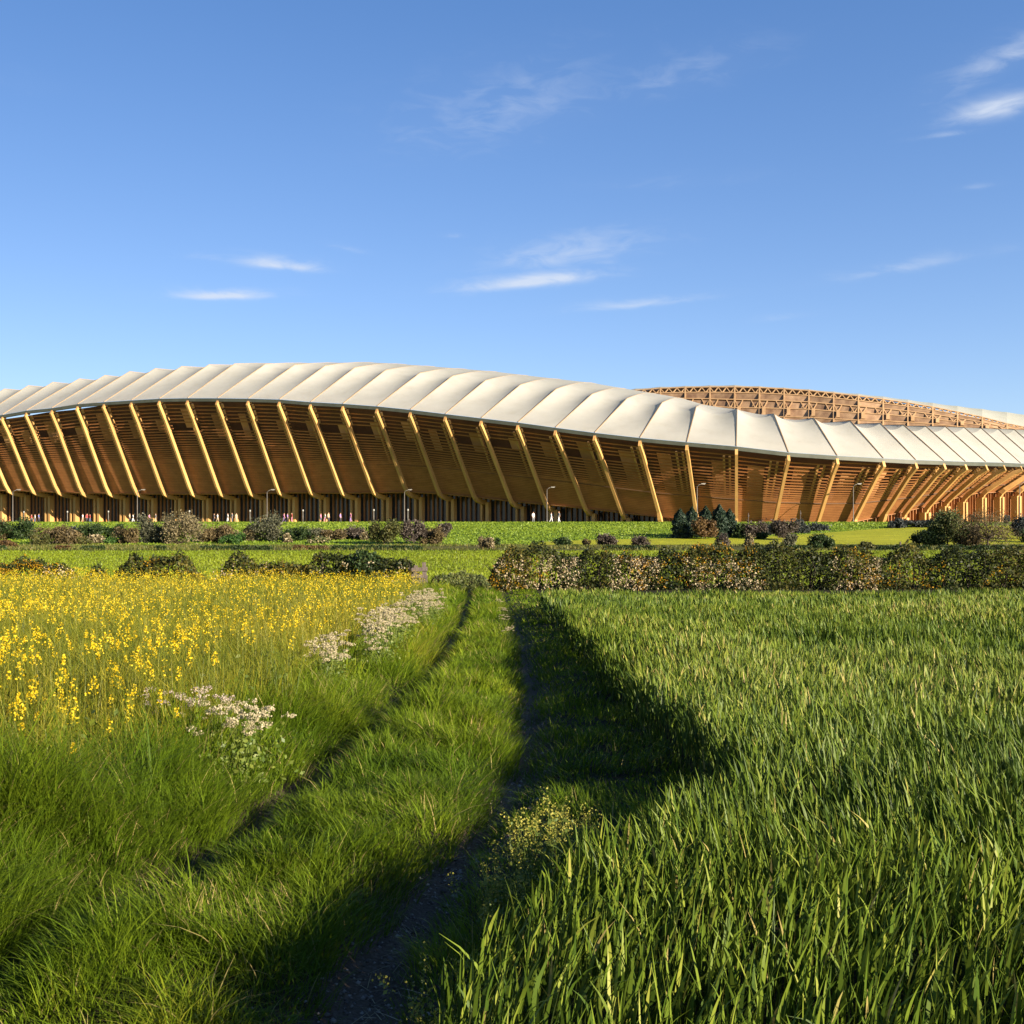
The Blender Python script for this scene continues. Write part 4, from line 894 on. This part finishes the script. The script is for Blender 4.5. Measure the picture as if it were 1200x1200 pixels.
hedge('hedge', 'longest olive-dark hedge behind the rapeseed, ending at the wooden post', gx(255, 39.5), gx(497, 38.2), 1.06, 1.5, 11000, .11, 'hawthorn', 60, 60, seed=62, hvar=.36)
hedge('hedge', 'bulky dark bush in the middle of the left hedge, taller than its ends', gx(396, 38.7), gx(462, 38.4), 1.22, 1.5, 3800, .11, 'dark', 10, 8, seed=63, hvar=.22)
hedge('hedge', 'short dense hedge clump with arching shoots behind the rapeseed', gx(134, 39.8), gx(240, 39.6), .98, 1.3, 4200, .11, 'hawthorn', 30, 20, seed=64, hvar=.46)
hedge('hedge', 'low scrappy hedge clump, smallest one behind the rapeseed', gx(96, 40), gx(130, 40), .75, 1., 1200, .10, 'hawthorn', 8, 8, seed=65, hvar=.4)
hedge('hedge', 'low hedge with tan leaves at the left picture edge behind the rapeseed', gx(-60, 40), gx(92, 40), .95, 1.2, 6200, .10, 'hawthorn', 90, 90, seed=66, hvar=.45)
hedge('hedge', 'weedy green bank of low growth between the post and the dark hedge', gx(503, 38.6), gx(572, 39.2), .5, 1.2, 4200, .07, 'willow', 25, 20, seed=67, hvar=.4, cat='undergrowth')
# trimmed field hedges far off on the rough strip
LOW = [(-10, 8, 'short trimmed hedge stub at the left picture edge on the strip'), (64, 84, 'short russet trimmed hedge stub below the brown domed bush'), (94, 124, 'dark trimmed hedge piece with a pale end below the dark bushes'),
       (180, 196, 'tiny trimmed hedge piece below the tall grey thicket'), (233, 320, 'long dark trimmed hedge left of the rough gap'), (342, 386, 'broken trimmed hedge with tan leaves left of centre'), (388, 496, 'long black-green trimmed hedge ending right of the purple-grey tree'),
       (706, 770, 'thin brown trimmed hedge below the mound bush'), (908, 952, 'dark trimmed hedge below the purple-grey tree right of conifers'), (984, 1006, 'short trimmed hedge between spreading bush and olive bush'),
       (1027, 1092, 'trimmed hedge left of the willow with a small post in it'), (1098, 1215, 'long trimmed hedge at the foot of the willow and the bare tree')]
for j, (a, b, lab) in enumerate(LOW):
    y = Y_at(644.6); hedge('field_hedge', lab, gx(a, y), gx(b, y), .34, .5, int((b - a) * 34), .12, 'russet' if j in (1, 5) else 'dark', 0, 0, seed=80 + j, hvar=.2, tops=False)

# ------------------------------------------------------------------ lamps, posts, people
M_POLE = noise_mat('galvanised_metal', (.11, .10, .09), (.16, .15, .13), scale=3, rough=.45, obj=True)
M_WHITE = noise_mat('white_lens', (.26, .26, .25), (.32, .32, .30), scale=3, rough=.4, obj=True)
M_WOODP = noise_mat('weathered_wood', (.06, .045, .038), (.15, .12, .10), scale=5, rough=.9, stretch=(6, 6, 1), bump=.4, obj=True)
M_DPOLE = noise_mat('dark_pole', (.05, .04, .035), (.09, .07, .06), scale=3, rough=.7, obj=True)
def lamp_proto():
    r = empty('street_lamp'); tag(r, 'x', 'street lamp', 'tall street lamps before the stadium')
    m = MB(); m.tube([(0, 0, -.3), (0, 0, .5), (0, 0, .52), (0, 0, 6)], [.09, .09, .07, .05], 8); m.build('pole', M_POLE, r, True)
    m = MB(); m.tube([(0, 0, 5.9), (.25, 0, 6.25), (.8, 0, 6.42)], [.06, .05, .045], 6); m.build('arm', M_POLE, r, True)
    m = MB(); m.hexa([(.6, -.15, 6.34), (1.35, -.11, 6.45), (1.35, .11, 6.45), (.6, .15, 6.34), (.62, -.1, 6.5), (1.3, -.07, 6.55), (1.3, .07, 6.55), (.62, .1, 6.5)]); hd = m.build('lamp_head', M_POLE, r)
    m = MB(); m.box((.98, 0, 6.37), .5, .16, .05); m.build('lens', M_WHITE, hd)
    return r
lp = lamp_proto(); first = True
def fac_Y(px, off):                      # a little in front of the facade foot at this bearing
    kp = 600 + FPX * KN[:, 0] / KN[:, 1]; return float(np.interp(px, kp, KN[:, 1])) + off
LAMPS = [(15, 'street lamp nearest the left picture edge'), (161, 'second street lamp from the left picture edge'), (313, 'street lamp rising behind the grey-green thicket'), (474, 'street lamp above the purple-grey round tree'),
         (641, 'street lamp before the low corner of the facade, left of the conifers'), (817, 'street lamp rising behind the conifer clump'), (1000, 'street lamp in front of the right louvres'), (1195, 'street lamp at the right picture edge over the bare tree')]
for px, lab in LAMPS:
    Y = min(fac_Y(px, -5), 192) if px < 700 else fac_Y(px, -9)
    o = lp if first else copy_tree(lp); first = False
    x = (px - 600) / FPX * Y; z = float(np.interp(Y, YB, ZB)); o.location = (x, Y, z); o.rotation_euler = (0, 0, .2); o['label'] = lab
    sc = {1000: 46, 1195: 48, 817: 46, 641: 42}.get(px, 39) * Y / FPX / 6.5; o.scale = (1, 1, sc)
b0 = empty('bollard_light'); tag(b0, 'x', 'bollard light', 'short bollard lights along the concourse')
m = MB(); m.tube([(0, 0, -.2), (0, 0, 2.0)], [.08, .07], 8); m.build('post', M_POLE, b0, True)
m = MB(); m.tube([(0, 0, 2.0), (0, 0, 2.05), (0, 0, 2.3), (0, 0, 2.36)], [.09, .15, .15, .1], 8); m.build('lamp_head', M_WHITE, b0, True)
for j, (px, lab) in enumerate([(28, 'right of the leftmost street lamp'), (79, 'left of the group in red and blue'), (127, 'left of the second street lamp'), (222, 'behind the tall pale thicket'), (293, 'left of the third street lamp'), (355, 'left of the people by the lit pillar'), (438, 'behind the round olive tree'), (478, 'beside the fourth street lamp')]):
    Y = fac_Y(px, -3.5); o = b0 if j == 0 else copy_tree(b0)
    o.location = ((px - 600) / FPX * Y, Y, float(np.interp(Y, YB, ZB))); o['label'] = 'short bollard light ' + lab
for px, row, h, lab in ((877, 624, 23, 'thin dark pole standing behind the dusky purple bush'), (938, 622, 24, 'thin dark pole by the bluish bush in front of the ribs')):
    x, y, z = at(px, row); m = MB(); hh = h * y / FPX; m.tube([(0, 0, -.2), (0, 0, hh * .97), (0, 0, hh)], [.05, .04, .03], 7); m.tube([(0, 0, hh * .8), (.0, 0, hh * .9)], [.09, .09], 7)
    o = m.build('pole', M_DPOLE); o.location = (x, y, z); tag(o, lab, 'pole')
x, y, z = at(1055, 644.5); m = MB(); m.tube([(0, 0, -.1), (0, 0, .62), (0, 0, .66)], [.07, .07, .02], 7); o = m.build('marker_post', M_DPOLE); o.location = (x, y, z); tag(o, 'small dark post standing in the trimmed hedge left of the willow', 'post')
# weathered gate remains at the end of the left hedge
g = empty('gate_remains', (*gx(493, 37.6), 0)); tag(g, 'weathered grey wooden gate remains at the end of the left hedge', 'gate')
for dx, hh, ln in ((-.22, .95, .06), (.16, 1.05, -.05)):
    m = MB(); m.sweep([(dx, 0, -.2), (dx + ln * .5, 0, hh * .5), (dx + ln, 0, hh)], (1, 0, 0), [.15, .14, .12], [.13, .12, .1]); m.build('post', M_WOODP, g)
for zz, tl in ((.38, .05), (.6, -.04), (.8, .03)):
    m = MB(); m.bar((-.3, -.09, zz), (.24, -.09, zz + tl), (0, 0, 1), .13, .035); m.build('rail', M_WOODP, g)

def cloth(name, c):
    return noise_mat(name, tuple(k * .85 for k in c), c, scale=6, rough=.9, obj=True)
M_SKIN = cloth('skin', (.52, .30, .20)); M_HAIR = cloth('hair', (.05, .03, .02)); M_SHOE = cloth('shoe', (.05, .04, .04))
CL = {'white': cloth('white_cloth', (.72, .72, .74)), 'red': cloth('red_cloth', (.42, .06, .06)), 'blue': cloth('blue_cloth', (.10, .14, .38)), 'pink': cloth('pink_cloth', (.55, .20, .34)),
      'dark': cloth('dark_cloth', (.06, .055, .07)), 'denim': cloth('denim', (.10, .13, .22)), 'tan': cloth('tan_cloth', (.42, .33, .22)), 'grey': cloth('grey_cloth', (.25, .25, .27)), 'violet': cloth('violet_cloth', (.28, .18, .42))}
def figure(stride, arm):
    """one continuous skinned body, 1.74 m, walking with the given stride"""
    J = [((0, 0, .95), .155, .115), ((0, 0, 1.12), .135, .10), ((0, .01, 1.32), .17, .115), ((0, .01, 1.43), .15, .095), ((0, 0, 1.50), .062, .062), ((0, -.01, 1.57), .075, .085), ((0, -.015, 1.65), .082, .098), ((0, -.01, 1.72), .055, .065)]
    E = [(k, k + 1) for k in range(7)]
    def add(p, a, b, par): J.append((p, a, b)); E.append((par, len(J) - 1)); return len(J) - 1
    for s in (-1, 1):
        f = stride * s
        h = add((s * .10, -.01, .86), .105, .11, 0); k = add((s * .10, -f * .35 - .03, .49), .068, .07, h)
        a = add((s * .10, -f * .55 + (.1 if f < 0 else 0), .09 + (.05 if f < 0 else 0)), .042, .045, k); add((s * .11, -f * .55 - .14 + (.1 if f < 0 else 0), .04 + (.02 if f < 0 else 0)), .04, .032, a)
        sh = add((s * .185, .01, 1.40), .068, .068, 3); el = add((s * .235, f * arm * .35 + .02, 1.13), .044, .044, sh)
        wr = add((s * .235, f * arm * .6 - .07, .90), .032, .03, el); add((s * .23, f * arm * .7 - .10, .80), .04, .028, wr)
    me = bpy.data.meshes.new('body'); me.from_pydata([j[0] for j in J], E, []); me.update()
    o = bpy.data.objects.new('body', me); COL.objects.link(o)
    md = o.modifiers.new('skin', 'SKIN'); sk = me.skin_vertices[0].data
    for q, j in enumerate(J): sk[q].radius = (j[1], j[2]); sk[q].use_root = (q == 0)
    sb_ = o.modifiers.new('sub', 'SUBSURF'); sb_.levels = 1; sb_.render_levels = 1
    dg = bpy.context.evaluated_depsgraph_get(); m2 = bpy.data.meshes.new_from_object(o.evaluated_get(dg)); bpy.data.objects.remove(o); return m2
FIG = [figure(.34, 1), figure(.08, .4), figure(.24, .8)]
def person(px, top, legs, fig, rz, label, off=-4.5, s=1.0, hairc=(.05, .03, .02)):
    Y = fac_Y(px, off); me = FIG[fig].copy(); me.materials.clear()
    for mm in (M_SKIN, CL[top], CL[legs], M_SHOE): me.materials.append(mm)
    for p in me.polygons:
        c = p.center; hand = abs(c.x) > .19 and c.z < 1.1
        p.material_index = 3 if c.z < .075 else 0 if hand else 2 if c.z < .93 else 1 if c.z < 1.49 else 0; p.use_smooth = True
    r = empty('person', ((px - 600) / FPX * Y, Y, float(np.interp(Y, YB, ZB))), rz); tag(r, label, 'person', 'people walking before the stadium'); r.scale = (s, s, s)
    o = bpy.data.objects.new('body', me); COL.objects.link(o); o.parent = r
    m = MB()                                        # cap of hair
    rows = [[(.092 * math.cos(a) * math.cos(e), -.005 + .108 * math.sin(a) * math.cos(e), 1.665 + .105 * math.sin(e)) for a in np.linspace(0, 2 * math.pi, 11)] for e in np.linspace(.05, 1.5, 5)]
    m.grid(rows); m.build('hair', M_HAIR, r, True)
PEOPLE = [(37, 'red', 'denim', 0, 1.4, 'person in red top, leftmost of the group near the left edge'), (41, 'white', 'denim', 1, -1.2, 'person in white top in the middle of the leftmost group'), (45.5, 'blue', 'dark', 2, 1.5, 'person in blue top at the right of the leftmost group'),
    (97, 'white', 'tan', 0, 1.5, 'person in white top and tan trousers beside the two in red'), (102, 'red', 'dark', 1, .6, 'person in red top and dark trousers left of the taller red one'), (105.5, 'red', 'denim', 2, -1.4, 'person in red top and jeans, rightmost of the red pair'),
    (152, 'tan', 'dark', 2, 1.4, 'person in tan top stepping toward the second street lamp'), (156, 'white', 'white', 0, -1.5, 'person all in white just left of the second street lamp'), (175, 'pink', 'dark', 1, 1.2, 'person in pink top right of the second street lamp'), (182.5, 'grey', 'tan', 2, -1.3, 'person in grey top behind the thicket right of the second lamp'),
    (251, 'dark', 'dark', 2, 1.5, 'person in dark clothes left of the one in pale top by the tall thicket'), (255, 'white', 'tan', 0, 1.4, 'person in pale top and tan trousers right of the tall thicket'), (267, 'white', 'white', 2, -1.4, 'person all in white right of the tan-trousered one'), (272, 'grey', 'denim', 1, -1.0, 'person in grey top behind the one all in white'), (277, 'tan', 'tan', 1, .8, 'person in tan clothes next to a lit pillar'),
    (333, 'pink', 'violet', 0, 1.5, 'person in pink top and violet trousers left of the lit pillar'), (337, 'violet', 'dark', 2, 1.4, 'person in violet top following the pink one'), (342, 'red', 'pink', 1, -1.2, 'person in red top and pink trousers at the lit pillar'), (376, 'pink', 'denim', 2, 1.3, 'person in pink top and jeans between two entrances'), (381, 'white', 'pink', 0, -1.5, 'person in white top and pink trousers pacing right'), (385, 'tan', 'dark', 1, 1.0, 'person in tan top and dark trousers beside the pacing one'),
    (399, 'violet', 'dark', 1, 1.2, 'person in violet top left of the round olive tree'), (411, 'pink', 'violet', 2, -1.3, 'person in pink top standing left of the round olive tree'),
    (625, 'white', 'grey', 1, .5, 'person in white top left of the corner street lamp'), (646, 'white', 'white', 0, 1.4, 'person all in white right of the corner street lamp'), (655, 'grey', 'white', 2, -1.3, 'person in grey top and white trousers furthest right by the corner')]
for (px, a, b, f, rz, lab) in PEOPLE: person(px, a, b, f, rz, lab, s=1.0 + .05 * math.sin(px))
